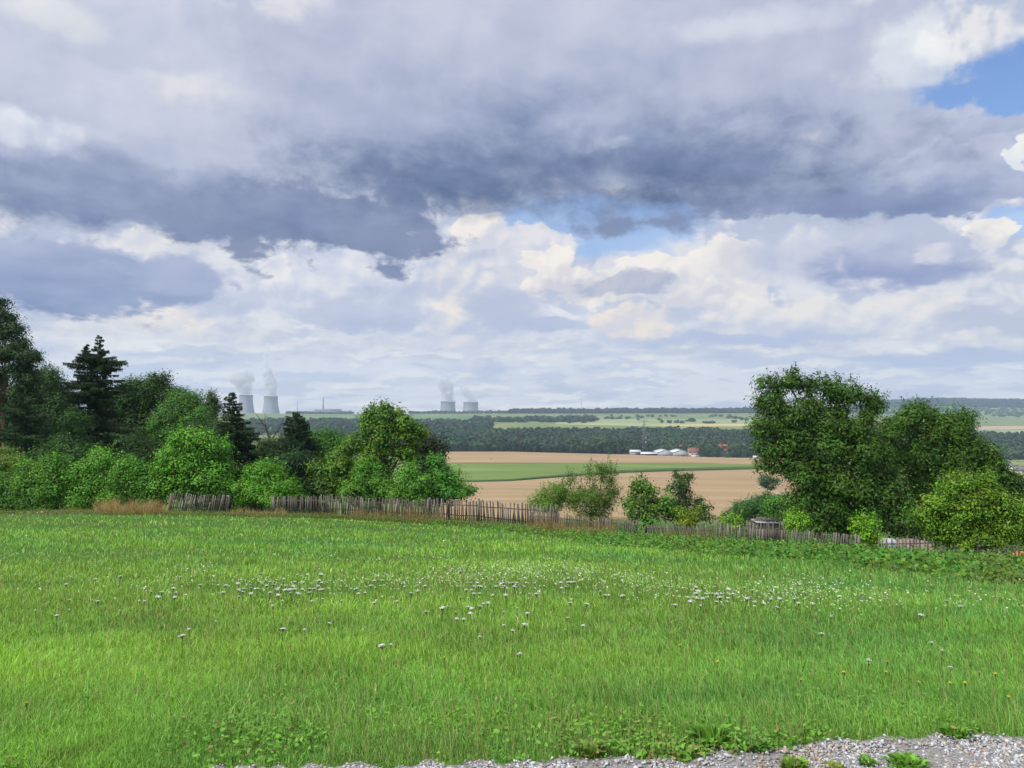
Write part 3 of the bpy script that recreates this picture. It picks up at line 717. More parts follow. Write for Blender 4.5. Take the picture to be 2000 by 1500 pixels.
# ------------------------------------------------------------------ farm and village beyond the wheat
M_WALLW = pmat('white_render', [(0.35, (.30, .31, .34)), (0.65, (.37, .38, .41))], 0.4, 4, 0.85)
M_WALLC = pmat('cream_render', [(0.35, (.50, .45, .38)), (0.65, (.6, .55, .46))], 0.4, 4, 0.9)
M_ROOFW = pmat('white_sheet_roof', [(0.4, (.48, .50, .53)), (0.6, (.57, .59, .62))], 0.5, 3, 0.5)
M_ROOFR = pmat('red_tiles', [(0.35, (.27, .075, .05)), (0.65, (.38, .12, .08))], 0.8, 6, 0.85)
M_ROOFB = pmat('brown_tiles', [(0.35, (.14, .06, .045)), (0.65, (.22, .10, .07))], 0.8, 6, 0.85)
M_ROOFG = pmat('grey_slates', [(0.35, (.10, .10, .11)), (0.65, (.17, .17, .18))], 0.8, 6, 0.7)
M_GLASS = pmat('window_glass', [(0.4, (.03, .035, .045)), (0.6, (.05, .055, .07))], 1, 2, 0.15, spec=0.6)
M_DARK = pmat('black_and_opening_shade', [(0.4, (.02, .02, .025)), (0.6, (.035, .035, .04))], 1, 2, 0.9)
def house(name, px0, px1, base_py, eave_py, apex_py, Y, depth, wallm, roofm, label, cat='house', gable_front=True, over=0.5, windows=(), doors=(), chimney=None, rot=0, group=None, gables=1):
    x = ((px0+px1)/2-1000)/F*Y; zb = min(Pz(0, base_py, Y), tz(x, Y))-0.3; W = size(px1-px0, Y)
    e = Pz(0, eave_py, Y)-zb; a = Pz(0, apex_py, Y)-zb
    root = empty(name, (x, Y, zb), label, cat, group); root.rotation_euler = (0, 0, math.radians(rot))
    wall = MB(); roof = MB(); th = 0.35
    if gable_front:
        w = W/gables
        for g in range(gables):
            c = -W/2+w*(g+.5)
            wall.prism([(c-w/2, 0), (c+w/2, 0), (c+w/2, e), (c, a), (c-w/2, e)], 0, depth)
            for s_ in (-1, 1):
                ov = over if gables == 1 or (g == 0 and s_ < 0) or (g == gables-1 and s_ > 0) else 0.0
                dx = s_*(w/2+ov); drop = -(a-e)/(w/2)*ov
                pl = [(c, a+.02), (c+dx, e+drop+.02), (c+dx, e+drop+.02+th), (c, a+.02+th)]
                if s_ > 0: pl = pl[::-1]
                roof.prism(pl, -over, depth+over)
    else:
        wall.prism([(0, 0), (depth, 0), (depth, e), (depth/2, a), (0, e)], -W/2, W/2, R=np.array([[0, 1, 0], [1, 0, 0], [0, 0, 1]]))
        Rm = np.array([[0, 1, 0], [1, 0, 0], [0, 0, 1]])
        for y0, s_ in ((0, 1), (depth, -1)):
            sl = (a-e)/(depth/2); yo = y0-s_*over
            pl = [(yo, e-sl*over+.02), (depth/2, a+.02), (depth/2, a+.02+th), (yo, e-sl*over+.02+th)]
            roof.prism(pl, -W/2-over, W/2+over, R=Rm)
    wall.build('wall', wallm, root); ro = roof.build('roof', roofm, root)
    for (u, v, w_, h_) in windows:
        f = MB(); f.box((-W/2+u*W, -0.08, v*e), (w_+.3, .16, h_+.3)); fo = f.build('window', wallm if wallm is not M_WALLW else M_ROOFW, root)
        g_ = MB(); g_.box((-W/2+u*W, -0.19, v*e), (w_, .06, h_)); g_.build('pane', M_GLASS, fo)
    for (u, w_, h_) in doors:
        g_ = MB(); g_.box((-W/2+u*W, -0.1, h_/2+.4), (w_, .2, h_)); g_.build('door', M_DARK, root)
    if chimney is not None:
        c = MB(); c.box((-W/2+chimney*W, depth*.5, a+.3), (.8, .8, 2.2)); c.build('chimney', M_ROOFR, ro)
    return root
house('farm_barn', 1283, 1344.5, 890.8, 883.8, 879.2, 955, 26, M_WALLW, M_ROOFW, 'long white twin-gabled barn on the edge of the wheat', 'barn', gables=2, over=.3, doors=[(.33, 3.5, 1.2), (.82, 3.5, 1.0)])
house('farm_shed', 1231.5, 1251, 889, 882, 879.5, 958, 12, M_WALLW, M_ROOFW, 'small white shed at the left end of the farm', 'shed', gable_front=False, doors=[(.7, 5, 2.4)])
house('open_shed', 1252.5, 1282, 889.2, 886.3, 883.8, 952, 14, M_DARK, M_ROOFW, 'low dark open-fronted shed with a pale roof left of the barn', 'shed', gable_front=False, over=.8)  # solid dark walls: inner shade of the open front put into the colour
house('village_house', 1268, 1301, 888, 879.6, 873.2, 1000, 10, M_WALLC, M_ROOFB, 'cream house with a brown roof behind the low shed', gable_front=False, chimney=.7)
house('village_house', 1313.5, 1343, 888, 878.8, 870.3, 1005, 12, M_WALLW, M_ROOFR, 'house with a bright red tiled roof above the white barn', gable_front=False, chimney=.6)
house('village_house', 1345.5, 1366, 892, 882.5, 875.2, 975, 11, M_WALLC, M_ROOFB, 'low house with a dark brown roof right of the white barn', gable_front=False, windows=[(.3, .6, 1.2, 1.3), (.7, .6, 1.2, 1.3)])
house('village_house', 1405, 1422, 892, 880.5, 868.5, 985, 9, M_WALLC, M_ROOFR, 'narrow steep red-roofed house alone among dark trees', gable_front=False, windows=[(.5, .7, 1.2, 1.5)], chimney=.2)
house('valley_house', 1963, 1979, 929, 913, 901, 690, 9, M_WALLW, M_ROOFG, 'white gabled house with a grey roof peeping out at the far right', windows=[(.3, .7, 1, 1.2), (.7, .7, 1, 1.2)])
house('valley_house', 1981, 2010, 931, 917.5, 911.5, 675, 9, M_WALLC, M_ROOFG, 'house with a low grey roof at the right edge of the picture', gable_front=False)

def wheeled_box(name, px0, px1, top, base, Y, label, cat, cab=False):
    x = ((px0+px1)/2-1000)/F*Y; zb = tz(x, Y); W = size(px1-px0, Y); H = max(size(base-top, Y), 1.6)
    z0 = max(zb, Pz(0, base, Y))-0.0
    root = empty(name, (x, Y, zb), label, cat)
    mb = MB(); mb.box((0, 0, .55+H/2), (W, 2.3, H), taper=.96)
    if cab: mb.box((W*.5+.5, 0, .55+H*.3), (1.0, 2.2, H*.6), taper=.85)
    mb.build('body', M_ROOFW, root)
    for sx_ in (-.33, .33):
        w = MB(); w.tube([[sx_*W, -1.2, .45], [sx_*W, 1.2, .45]], .45, 12); w.build('wheel', M_DARK, root)
    g = MB(); g.box((W*.28, -1.17, .55+H*.68), (W*.3, .08, H*.3)); g.build('window', M_GLASS, root)
wheeled_box('parked_van', 1469.5, 1483, 888.2, 893.6, 930, 'white van parked at the field edge left of the cherry tree', 'van', True)
wheeled_box('farm_trailer', 1350, 1363.5, 889.6, 892.6, 945, 'low white trailer standing right of the barn', 'trailer')

def pylon(px, top, Y):
    x = (px-1000)/F*Y; b = tz(x, Y)-.5; H = Pz(0, top, Y)-b
    root = empty('transmission_tower', (x, Y, b), 'pale steel lattice pylon standing above the farm sheds', 'pylon')
    mb = MB(); w0, w1 = 3.2, 0.7
    def c(s_, t, z): k = w0+(w1-w0)*min(z/.8, 1); return [s_*k, t*k, z*H]
    for s_, t in ((1, 1), (1, -1), (-1, 1), (-1, -1)): mb.tube([c(s_, t, 0), c(s_, t, .8), c(s_, t, 1)], .16, 4)
    mb.build('legs', M_STEEL, root)
    mb = MB(); zs = np.linspace(0, 1, 13)
    for i in range(12):
        for (a, b_) in (((1, 1), (1, -1)), ((1, -1), (-1, -1)), ((-1, -1), (-1, 1)), ((-1, 1), (1, 1))):
            mb.tube([c(*a, zs[i]), c(*b_, zs[i+1])], .08, 3); mb.tube([c(*b_, zs[i]), c(*a, zs[i+1])], .08, 3)
    mb.build('bracing', M_STEEL, root)
    for z, w in ((.97, 5.2), (.86, 4.0)):
        mb = MB()
        for s_ in (-1, 1): mb.tube([[0, 0, z*H+.6], [s_*w, 0, z*H]], .13, 4); mb.tube([[0, 0, z*H-.7], [s_*w, 0, z*H]], .13, 4)
        mb.build('crossarm', M_STEEL, root)
    for z in (.38, .5):
        mb = MB(); mb.box((1.9, -1.2, z*H), (1.3, .5, 2.0)); mb.build('antenna_panel', M_ROOFW, root)
pylon(1258, 820, 985)
# ------------------------------------------------------------------ trees and shrubs
def leaf_tints(base, n, clump_id, ncl, var=0.22, yellow=0.25, seed=0):
    r = np.random.default_rng(seed+99)
    cb = r.uniform(1-var*1.7, 1+var*1.7, ncl)[clump_id]; cy = r.normal(0, yellow*.5, ncl)[clump_id]
    k = cb*r.uniform(1-var*.5, 1+var*.5, n); y = cy+r.normal(0, yellow*.2, n)
    c = np.array(base)[None]*k[:, None]; c[:, 0] *= np.clip(1+y, .5, 2.2); c[:, 2] *= np.clip(1-y*.5, .4, 1.6)
    return np.clip(c, 0.002, 0.9)
COV = 2.6
def tree(name, label, cat, bpx, Y, lobes, L=0.10, W=0.055, cov=2.6, base=(0.054, 0.137, 0.015), sig=0.26, per=26,
         trunk=0.14, bark=None, var=.22, yellow=.25, seed=0, group=None, shoots=0, shoot_len=0.9, droop=0.25, mat=None, stems=None, up=0.55, fork=0.35, flower=None, core=0.22):
    """lobes: (px, py, rx_px, ry_px[, dY m]) - the boughs of the crown, each with its own place and depth"""
    r = np.random.default_rng(seed+1000)
    bx = (bpx-1000)/F*Y; bz = tz(bx, Y); root = empty(name, (bx, Y, bz), label, cat, group)
    O = np.array([bx, Y, bz]); LB = []
    for lb in lobes:
        dY = lb[4] if len(lb) > 4 else 0; Yl = Y+dY; c = P(lb[0], lb[1], Yl)-O; rx = size(lb[2], Yl); rz = size(lb[3], Yl)
        LB.append((c, np.array([rx, min(rx, 2.6)*.85, rz])))
    big = LB; LB = []
    for c, q in big:                       # every bough carries smaller sprays that break up its outline
        LB.append((c, q*.80))
        for _ in range(4):
            e = r.normal(size=3); e[2] += .25; e /= np.linalg.norm(e); LB.append((c+e*q*.72, q*r.uniform(.30, .50)))
    area = np.array([PI*q[0]*q[2] for _, q in LB]); area[::5] *= .8; Ntot = int(cov*COV*area.sum()/(0.5*L*W)*0.62); per = int(per*1.9); sig = sig*1.25; L = L*1.22; W = W*1.32; ncl = max(8, Ntot//per)
    which = r.choice(len(LB), ncl, p=area/area.sum()); C_ = np.array([LB[i][0] for i in which]); Q_ = np.array([LB[i][1] for i in which])
    d = r.normal(size=(ncl, 3)); d[:, 2] += .28; d /= np.linalg.norm(d, axis=1)[:, None]
    rad = np.where(r.random(ncl) < core, r.uniform(.25, .7, ncl), r.uniform(.78, 1.06, ncl)+.10*r.normal(size=ncl)*(r.random(ncl) < .3))
    cc = C_+d*Q_*rad[:, None]
    zmin = np.minimum(C_[:, 2]-Q_[:, 2], 0.0); cc[:, 2] = np.maximum(cc[:, 2], 0.10)
    k = np.repeat(np.arange(ncl), per); n = len(k)
    csz = (sig*r.uniform(.55, 1.35, ncl))[k]
    off = r.normal(size=(n, 3))*csz[:, None]; off[:, 2] = off[:, 2]*.75-np.abs(r.normal(size=n))*csz*droop
    pos = cc[k]+off
    nrm = d[k]*.45+np.array([0, 0, up*.9])+r.normal(size=(n, 3))*.15+off/(csz[:, None]+1e-6)*.30
    kk = k.copy(); nc2 = ncl
    if shoots:
        top = np.argsort(-(cc[:, 2]+r.normal(size=ncl)*.6))[:max(shoots*3, 1)]; sel = r.choice(top, shoots)
        S = []; I = []
        SP = []
        for q in sel:
            dr = d[q]*.55+np.array([0, 0, .9])+r.normal(size=3)*.25; dr /= np.linalg.norm(dr); ln = shoot_len*r.uniform(.5, 1.2)
            m_ = int(14*ln/L*.16)+6; t = r.random(m_); S.append(cc[q]+dr*(t*ln)[:, None]+r.normal(size=(m_, 3))*L*.45); I.append(np.full(m_, nc2)); nc2 += 1
            SP.append((cc[q], cc[q]+dr*ln))
        S = np.concatenate(S); pos = np.concatenate([pos, S]); kk = np.concatenate([kk, np.concatenate(I)])
        nrm = np.concatenate([nrm, r.normal(size=(len(S), 3))*.7+np.array([0, -.2, .4])]); n = len(pos)
    pos[:, 2] = np.maximum(pos[:, 2], 0.04)
    sz = .55+.95*r.random(n)**1.5; v, f = leaf_quads(pos, nrm, L*sz, W*sz, r.normal(size=(n, 3)))
    ti = leaf_tints(base, n, kk, nc2, var, yellow, seed)
    mesh_np('crown', v, f, mat or M_LEAF, root, {'tint': np.repeat(ti, 4, 0)})
    # trunk with limbs into every bough and twigs to the leaf clumps
    if trunk:
        mb = MB(); low = min(c[2]-q[2]*.2 for c, q in LB); ctr = sum(c*a for (c, _), a in zip(LB, area))/area.sum()
        fz = max(.25, fork*ctr[2]); fp = np.array([ctr[0]*.25, ctr[1]*.25, fz])
        st = stems or [(0, 0)]
        for (sx_, sy_) in st:
            b0 = np.array([sx_, sy_, -0.15]); mid = (b0+fp)/2+r.normal(size=3)*.05*fz
            mb.tube([b0, b0*.9+[0, 0, .3], mid, fp], [trunk*1.35, trunk*1.1, trunk*.95, trunk*.8], 8)
        for i, (c, q) in enumerate(LB):
            if i % 5: continue
            if c[2] < fz*.6 and i > 0: s0 = fp*.5
            else: s0 = fp
            m1 = s0+(c-s0)*.5+np.array([0, 0, .12*np.linalg.norm(c-s0)])*(1 if c[2] > fz else 0)+r.normal(size=3)*.08
            tip = c+np.array([0, 0, q[2]*.5]); mb.tube([s0, m1, c, tip], [trunk*.42, trunk*.28, trunk*.15, trunk*.04], 6)
            idx = np.where(which == i)[0]; idx = idx[:max(3, min(12, len(idx)//6))]
            for j in idx:
                a = c+(tip-c)*r.uniform(-.2, .8); mb.tube([a, (a+cc[j])/2+r.normal(size=3)*.06, cc[j]], [trunk*.09+.004, trunk*.05+.003, .003], 3, cap=False)
        if shoots:
            for a, b in SP: mb.tube([a, b], [.012, .003], 3, cap=False)
        mb.build('trunk', bark or M_BARK, root)
    return root

def conifer(name, label, bpx, Y, stems, base=(0.026, 0.065, 0.015), dens=1.0, seed=0, hang=.35, bark=None, group=None, NL=.18, NW=.055, gap=.0, low=0.04, tiers=.36, flare=()):
    """stems: (top px, top py, half width px at foot, power)"""
    r = np.random.default_rng(seed+500); bx = (bpx-1000)/F*Y; bz = tz(bx, Y); root = empty(name, (bx, Y, bz), label, 'conifer', group)
    pos = []; nrm = []; dirs = []; kid = []; nk = 0; mb = MB()
    for (tpx, tpy, hw, pw) in stems:
        tx = (tpx-bpx)/F*Y; H = Pz(0, tpy, Y)-bz; Wd = size(hw, Y)
        mb.tube([[0, 0, -.1], [tx*.5, 0, H*.5], [tx, 0, H*.97]], [.028*H*.55+.05, .016*H*.55+.03, .012], 8)
        z = low*H
        while z < H*.985:
            h = z/H; ln0 = Wd*(1-h)**pw*(1.0+.25*math.sin(z*2.1+seed))+.10; ax = tx*h; pyz = tpy+(1-h)*H*F/Y
            for (fc, fw, fx_) in flare: ln0 += size(fx_, Y)*max(0, 1-abs(pyz-fc)/fw)
            nb_ = int(r.integers(5, 8)) if h < .9 else 4
            for b in range(nb_):
                if r.random() < gap: continue
                a = r.uniform(0, 2*PI); ln = ln0*r.uniform(.55, 1.12); up_ = .10+.5*h
                m_ = 7; t = np.linspace(0, 1, m_); sag = -hang*ln*t**1.4*(1-h*.6)+up_*ln*.55*t+.12*ln*np.maximum(0, t-.7)
                line = np.stack([ax+math.cos(a)*ln*t, math.sin(a)*ln*t, z+sag], -1)
                mb.tube(line[[0, 3, 6]], [.012+.012*ln, .01+.006*ln, .004], 3, cap=False)
                q = max(8, int(dens*ln*110)); tt = r.uniform(.06, 1, q)**.8
                p_ = np.stack([np.interp(tt, t, line[:, i]) for i in range(3)], -1)
                side = np.array([-math.sin(a), math.cos(a), 0]); wdt = (.30*ln*(1-tt)+.10)*.55
                s_ = r.uniform(-1, 1, q); p_ = p_+side*(s_*wdt)[:, None]; p_[:, 2] -= np.abs(s_)*wdt*.35+np.abs(r.normal(size=q))*.08*(1+ln*.3)
                dd = side*(s_*.8)[:, None]+np.array([math.cos(a), math.sin(a), 0])*.6+np.array([0, 0, -.45])+r.normal(size=(q, 3))*.3
                pos.append(p_); dirs.append(dd); kid.append(np.full(q, nk)); nk += 1
            z += tiers*r.uniform(.7, 1.3)*(1-.45*h)
    pos = np.concatenate(pos); dd = np.concatenate(dirs); kid = np.concatenate(kid); n = len(pos)
    dd /= np.linalg.norm(dd, axis=1)[:, None]; nr = r.normal(size=(n, 3))+np.array([0, 0, .6]); nr -= dd*(nr*dd).sum(1)[:, None]
    nr /= np.linalg.norm(nr, axis=1)[:, None]; b = np.cross(nr, dd); s_ = r.uniform(.7, 1.3, n)[:, None]; Ls = NL*s_; Ws = NW*s_
    v = np.stack([pos-dd*Ls/2, pos+b*Ws/2, pos+dd*Ls/2, pos-b*Ws/2], 1).reshape(-1, 3); v[:, 2] = np.maximum(v[:, 2], .03)
    ti = leaf_tints(base, n, kid, nk, .25, .2, seed)
    mesh_np('crown', v, np.arange(4*n).reshape(-1, 4), M_NEEDLE, root, {'tint': np.repeat(ti, 4, 0)})
    mb.build('trunk', bark or M_BARK, root); return root

BRIGHT = (.10, .25, .018); MID = (.075, .19, .018); DEEP = (.030, .085, .018); OLIVE = (.085, .150, .022); LIME = (.155, .29, .026); DARK = (.016, .042, .014)
GW = 'trees of the left wood'; GS = 'shrubs along the meadow edge'
# ---- left wood, back to front
tree('broadleaf_tree', 'dark round-headed tree filling the gap between the pine and the large spruce', 'tree', 100, 92, [(100, 760, 42, 42), (70, 770, 40, 46), (120, 800, 45, 50), (85, 850, 50, 60), (60, 740, 25, 22)], L=.17, W=.10, base=(0.032, 0.083, 0.012), seed=1, trunk=.2, sig=.4, group=GW, shoots=10)
tree('broadleaf_tree', 'tall dark green tree right behind the large spruce with an uneven top', 'tree', 290, 94, [(270, 775, 42, 36), (300, 768, 36, 32), (318, 745, 14, 17), (300, 742, 13, 16), (255, 760, 22, 22), (330, 790, 34, 36), (280, 840, 60, 70), (345, 775, 18, 22), (240, 800, 40, 50)], L=.17, W=.10, base=(0.032, 0.085, 0.011), seed=2, trunk=.22, sig=.36, group=GW, shoots=14)
tree('broadleaf_tree', 'mid green tree with a domed top behind the tall maple shrub', 'tree', 360, 88, [(362, 800, 40, 38), (335, 830, 40, 45), (390, 825, 34, 40), (350, 780, 22, 18), (360, 880, 55, 55)], L=.16, W=.09, base=(0.062, 0.169, 0.019), seed=3, trunk=.2, sig=.36, group=GW, shoots=10)
tree('broadleaf_tree', 'thin dark tree with an open crown just left of the skyline spruce', 'tree', 412, 92, [(410, 782, 17, 16), (402, 800, 20, 18), (420, 800, 18, 20), (388, 794, 10, 10), (410, 840, 32, 36)], L=.15, W=.08, cov=1.7, base=(0.034, 0.081, 0.019), seed=4, trunk=.15, sig=.26, group=GW, shoots=10)
tree('broadleaf_tree', 'dark tree mass low between the large spruce and the skyline spruce', 'tree', 300, 86, [(250, 880, 60, 50), (320, 900, 60, 50), (400, 880, 50, 60), (190, 900, 50, 50)], L=.16, W=.09, base=(0.031, 0.075, 0.012), seed=5, trunk=.2, sig=.4, group=GW)
tree('pine_tree', 'tall dark pine with a bare reddish trunk at the left edge', 'conifer', 3, 72, [(2, 596, 13, 12), (12, 622, 22, 13), (28, 648, 26, 15), (5, 655, 22, 15), (-22, 640, 26, 18), (40, 676, 30, 18), (15, 690, 30, 14), (58, 702, 26, 18), (-25, 690, 36, 22), (42, 725, 38, 18), (-20, 740, 40, 26), (60, 745, 26, 16), (45, 770, 36, 22), (-15, 790, 34, 22)],
     L=.20, W=.07, cov=3.2, base=(0.026, 0.062, 0.014), seed=6, trunk=.17, bark=M_BARKRED, sig=.26, per=34, mat=M_NEEDLE, group=GW, droop=.1, fork=.75, up=.3, core=.3)
conifer('spruce_tree', 'broad low spruce under the tall pine at the left edge', 45, 68, [(48, 770, 110, .6)], seed=7, base=(0.024, 0.065, 0.017), group=GW, dens=1.2)
conifer('spruce_tree', 'large twin-topped spruce with ragged drooping branches', 178, 74, [(193, 650, 92, .72), (170, 668, 60, .7)], seed=8, flare=((712, 22, 34), (760, 40, 18)), base=(0.024, 0.052, 0.013), group=GW, gap=.12, hang=.45, dens=1.25)
tree('broadleaf_tree', 'small dark tree in front of the large spruce with a pointed top', 'tree', 150, 66, [(145, 830, 26, 26), (140, 870, 44, 36), (165, 900, 50, 40), (110, 900, 40, 40)], L=.14, W=.08, base=(0.031, 0.088, 0.015), seed=9, trunk=.12, sig=.3, group=GW)
conifer('spruce_tree', 'dark slender-topped spruce beside the leftmost cooling tower', 468, 74, [(452, 762, 100, .85), (462, 800, 90, .8)], seed=10, base=(0.022, 0.052, 0.012), group=GW, dens=1.25, gap=.05, hang=.4)
conifer('spruce_tree', 'dark spruce with a blunt top right of the dead branches', 585, 78, [(574, 803, 82, .6), (592, 812, 66, .6)], seed=12, base=(0.022, 0.062, 0.015), group=GW, dens=1.25)
tree('broadleaf_tree', 'rounded mid green tree between the blunt spruce and the walnut', 'tree', 640, 82, [(625, 868, 34, 34), (655, 872, 34, 36), (600, 900, 30, 30), (640, 910, 50, 40)], L=.15, W=.085, base=(0.048, 0.150, 0.015), seed=13, trunk=.16, sig=.32, group=GW, shoots=6)
tree('broadleaf_tree', 'very dark tree low in the shade left of the walnut', 'tree', 585, 70, [(585, 915, 38, 36), (560, 940, 36, 34), (610, 945, 40, 34), (540, 910, 26, 30)], L=.14, W=.08, base=(0.022, 0.061, 0.012), seed=14, trunk=.14, sig=.3, group=GW)
def dead_tree():
    Y = 84; bx = (535-1000)/F*Y; bz = tz(bx, Y); root = empty('dead_tree', (bx, Y, bz), 'bare dead branches sticking up beside the blunt spruce', 'tree'); O = np.array([bx, Y, bz]); mb = MB(); r = np.random.default_rng(4)
    def br(pl, r0): mb.tube([P(a, b, Y)-O+r.normal(size=3)*.05 for a, b in pl], np.linspace(r0, .02, len(pl)), 5)
    br([(535, 1000), (534, 920), (528, 860), (520, 838), (508, 818), (497, 808)], .20); br([(524, 845), (518, 826), (517, 806)], .06); br([(528, 862), (545, 836), (552, 820), (556, 812)], .07)
    br([(515, 829), (502, 826), (494, 828)], .035); br([(545, 836), (556, 830), (562, 822)], .03); br([(520, 838), (506, 838), (497, 834)], .035); br([(517, 820), (522, 812)], .02)
    mb.build('trunk', M_BARK, root)
dead_tree()
tree('purple_leaved_tree', 'blackish purple-leaved tree right of the walnut', 'tree', 835, 66, [(830, 868, 28, 24), (852, 880, 20, 24), (815, 890, 26, 24), (835, 905, 36, 20), (845, 935, 36, 30)], L=.13, W=.08, base=(0.022, 0.034, 0.014), seed=15, trunk=.13, sig=.24, group=GW, shoots=8, yellow=.4)
WL_ = [(748, 808, 22, 14), (722, 818, 20, 16), (770, 808, 18, 14), (790, 828, 28, 18), (735, 835, 34, 22), (765, 845, 40, 24), (812, 852, 24, 22), (700, 865, 34, 26), (742, 878, 44, 30), (790, 880, 34, 26), (665, 895, 36, 26), (640, 925, 38, 28), (690, 930, 46, 32), (745, 930, 44, 36), (650, 950, 30, 20), (718, 804, 8, 9), (744, 797, 7, 8), (758, 795, 8, 8)]
tree('walnut_tree', 'big olive-green walnut tree leaning over the fence, highest crown left of the fields', 'tree', 745, 60, WL_, L=.16, W=.075, cov=2.2, base=(0.086, 0.179, 0.017), seed=16, trunk=.2, sig=.22, per=20, shoots=30, shoot_len=.7, var=.3, yellow=.4, fork=.25, core=.3)
tree('broadleaf_tree', 'dark tree filling the dip between the maple shrub and the skyline spruce', 'tree', 440, 84, [(430, 850, 34, 36), (450, 890, 40, 44), (410, 880, 36, 44), (480, 920, 40, 40)], L=.15, W=.085, base=(0.031, 0.074, 0.012), seed=44, trunk=.15, sig=.34, group=GW, shoots=6)
tree('broadleaf_tree', 'dark green tree low behind the gap right of the skyline spruce', 'tree', 540, 80, [(520, 890, 36, 34), (545, 915, 36, 36), (500, 930, 34, 40), (560, 880, 24, 26)], L=.15, W=.085, base=(0.029, 0.072, 0.013), seed=45, trunk=.15, sig=.34, group=GW, shoots=6)
tree('broadleaf_tree', 'dark tree behind the foot of the pine at the far left', 'tree', 30, 84, [(20, 800, 44, 50), (50, 850, 50, 50), (-10, 860, 50, 60), (70, 900, 40, 40)], L=.17, W=.09, base=(0.025, 0.057, 0.012), seed=46, trunk=.18, sig=.4, group=GW, shoots=6)
# ---- front shrubs
tree('shrub', 'loose yellowish shrub at the left edge under the pine', 'shrub', 18, 62, [(10, 895, 28, 26), (30, 905, 26, 22), (-10, 910, 26, 34), (20, 940, 36, 24)], L=.11, W=.06, cov=1.8, base=(0.120, 0.208, 0.025), seed=17, trunk=.06, sig=.22, group=GS, shoots=24, yellow=.35)
tree('shrub', 'mid green rounded shrub at the left edge by the meadow', 'shrub', 10, 60, [(5, 955, 42, 34), (-20, 945, 40, 34), (35, 970, 34, 26)], L=.11, W=.065, base=MID, seed=18, trunk=.06, sig=.24, group=GS, shoots=14)
tree('shrub', 'second shrub from the left edge, green with a few yellow sprays', 'shrub', 92, 60, [(88, 930, 34, 34), (110, 910, 24, 24), (60, 945, 30, 30), (115, 950, 36, 36), (80, 970, 50, 28), (50, 910, 16, 14)], L=.11, W=.065, base=(0.082, 0.221, 0.019), seed=19, trunk=.07, sig=.24, group=GS, shoots=26, var=.28)
tree('shrub', 'bushy bright green shrub behind the patch of dry grass', 'shrub', 212, 60, [(205, 905, 40, 30), (250, 910, 28, 28), (170, 925, 32, 34), (215, 945, 50, 36), (260, 950, 36, 36), (175, 965, 44, 28), (230, 975, 54, 20)], L=.11, W=.065, base=(0.094, 0.254, 0.020), seed=20, trunk=.08, sig=.24, group=GS, shoots=30, var=.28)
tree('shrub', 'narrow green shrub between the dry grass and the tall maple shrub', 'shrub', 300, 60, [(300, 935, 24, 34), (305, 965, 30, 28), (285, 975, 26, 22)], L=.11, W=.065, base=(0.074, 0.208, 0.020), seed=21, trunk=.06, sig=.22, group=GS, shoots=10)
tree('maple_shrub', 'tallest bright green maple shrub standing above the leaning fence panel', 'shrub', 385, 60, [(385, 862, 34, 24), (350, 880, 34, 28), (415, 878, 32, 28), (330, 905, 34, 28), (375, 905, 44, 32), (425, 915, 32, 32), (345, 940, 46, 30), (400, 945, 46, 34), (436, 950, 22, 26), (345, 852, 12, 12), (318, 960, 30, 28)], L=.12, W=.085, base=(0.098, 0.267, 0.019), seed=22, trunk=.1, sig=.26, group=GS, shoots=36, shoot_len=.8, var=.3)
tree('shrub', 'low bright green shrub hiding the gap in the fence', 'shrub', 510, 59, [(500, 935, 28, 28), (530, 930, 30, 26), (560, 950, 26, 20), (480, 960, 24, 28), (525, 960, 46, 28), (575, 962, 18, 14)], L=.11, W=.07, base=(0.102, 0.280, 0.020), seed=23, trunk=.07, sig=.22, group=GS, shoots=26, var=.26)
tree('shrub', 'light green shrub growing over the fence under the walnut', 'shrub', 718, 57.0, [(715, 925, 30, 28), (700, 955, 34, 24), (745, 950, 34, 28), (720, 975, 36, 14)], L=.11, W=.07, base=(0.090, 0.234, 0.020), seed=24, trunk=.06, sig=.22, group=GS, shoots=18, bark=M_BARKGREY)
tree('shrub', 'yellow-green shrub over the fence right of the walnut trunk', 'shrub', 805, 55.5, [(800, 925, 22, 26), (815, 950, 30, 26), (790, 960, 24, 22), (820, 975, 26, 12)], L=.11, W=.06, base=(0.098, 0.260, 0.025), seed=25, trunk=.06, sig=.2, group=GS, shoots=16)
tree('young_tree', 'fresh green young tree with a pointed top left of the wheat', 'tree', 880, 57, [(850, 905, 18, 18), (862, 925, 26, 22), (845, 945, 30, 24), (885, 935, 26, 22), (905, 955, 26, 18), (870, 962, 46, 18), (858, 896, 10, 9)], L=.12, W=.07, base=(0.072, 0.227, 0.025), seed=26, trunk=.09, sig=.2, shoots=24, shoot_len=.6, var=.28)
GM = 'small trees behind the middle of the fence'
tree('willow_shrub', 'pale olive willow shrub low behind the fence below the green field', 'shrub', 1080, 51, [(1060, 970, 26, 18), (1085, 958, 26, 18), (1105, 975, 24, 20), (1040, 985, 18, 12), (1075, 990, 40, 16)], L=.10, W=.035, cov=1.3, base=(0.106, 0.215, 0.025), seed=27, trunk=.05, sig=.2, group=GM, shoots=40, shoot_len=.7, bark=M_BARKGREY)
tree('willow_shrub', 'tall feathery upright shrub with a forked grey stem in front of the wheat', 'shrub', 1152, 50, [(1115, 935, 8, 20), (1150, 930, 10, 18), (1180, 920, 12, 18), (1195, 935, 9, 22), (1150, 965, 32, 20), (1185, 965, 20, 24), (1165, 990, 34, 18), (1125, 975, 18, 20), (1150, 1005, 42, 10)], L=.10, W=.035, cov=1.25, base=(0.090, 0.176, 0.024), seed=28, trunk=.07, sig=.18, group=GM, shoots=70, shoot_len=.9, bark=M_BARKGREY, stems=[(-.12, 0), (.12, 0)])
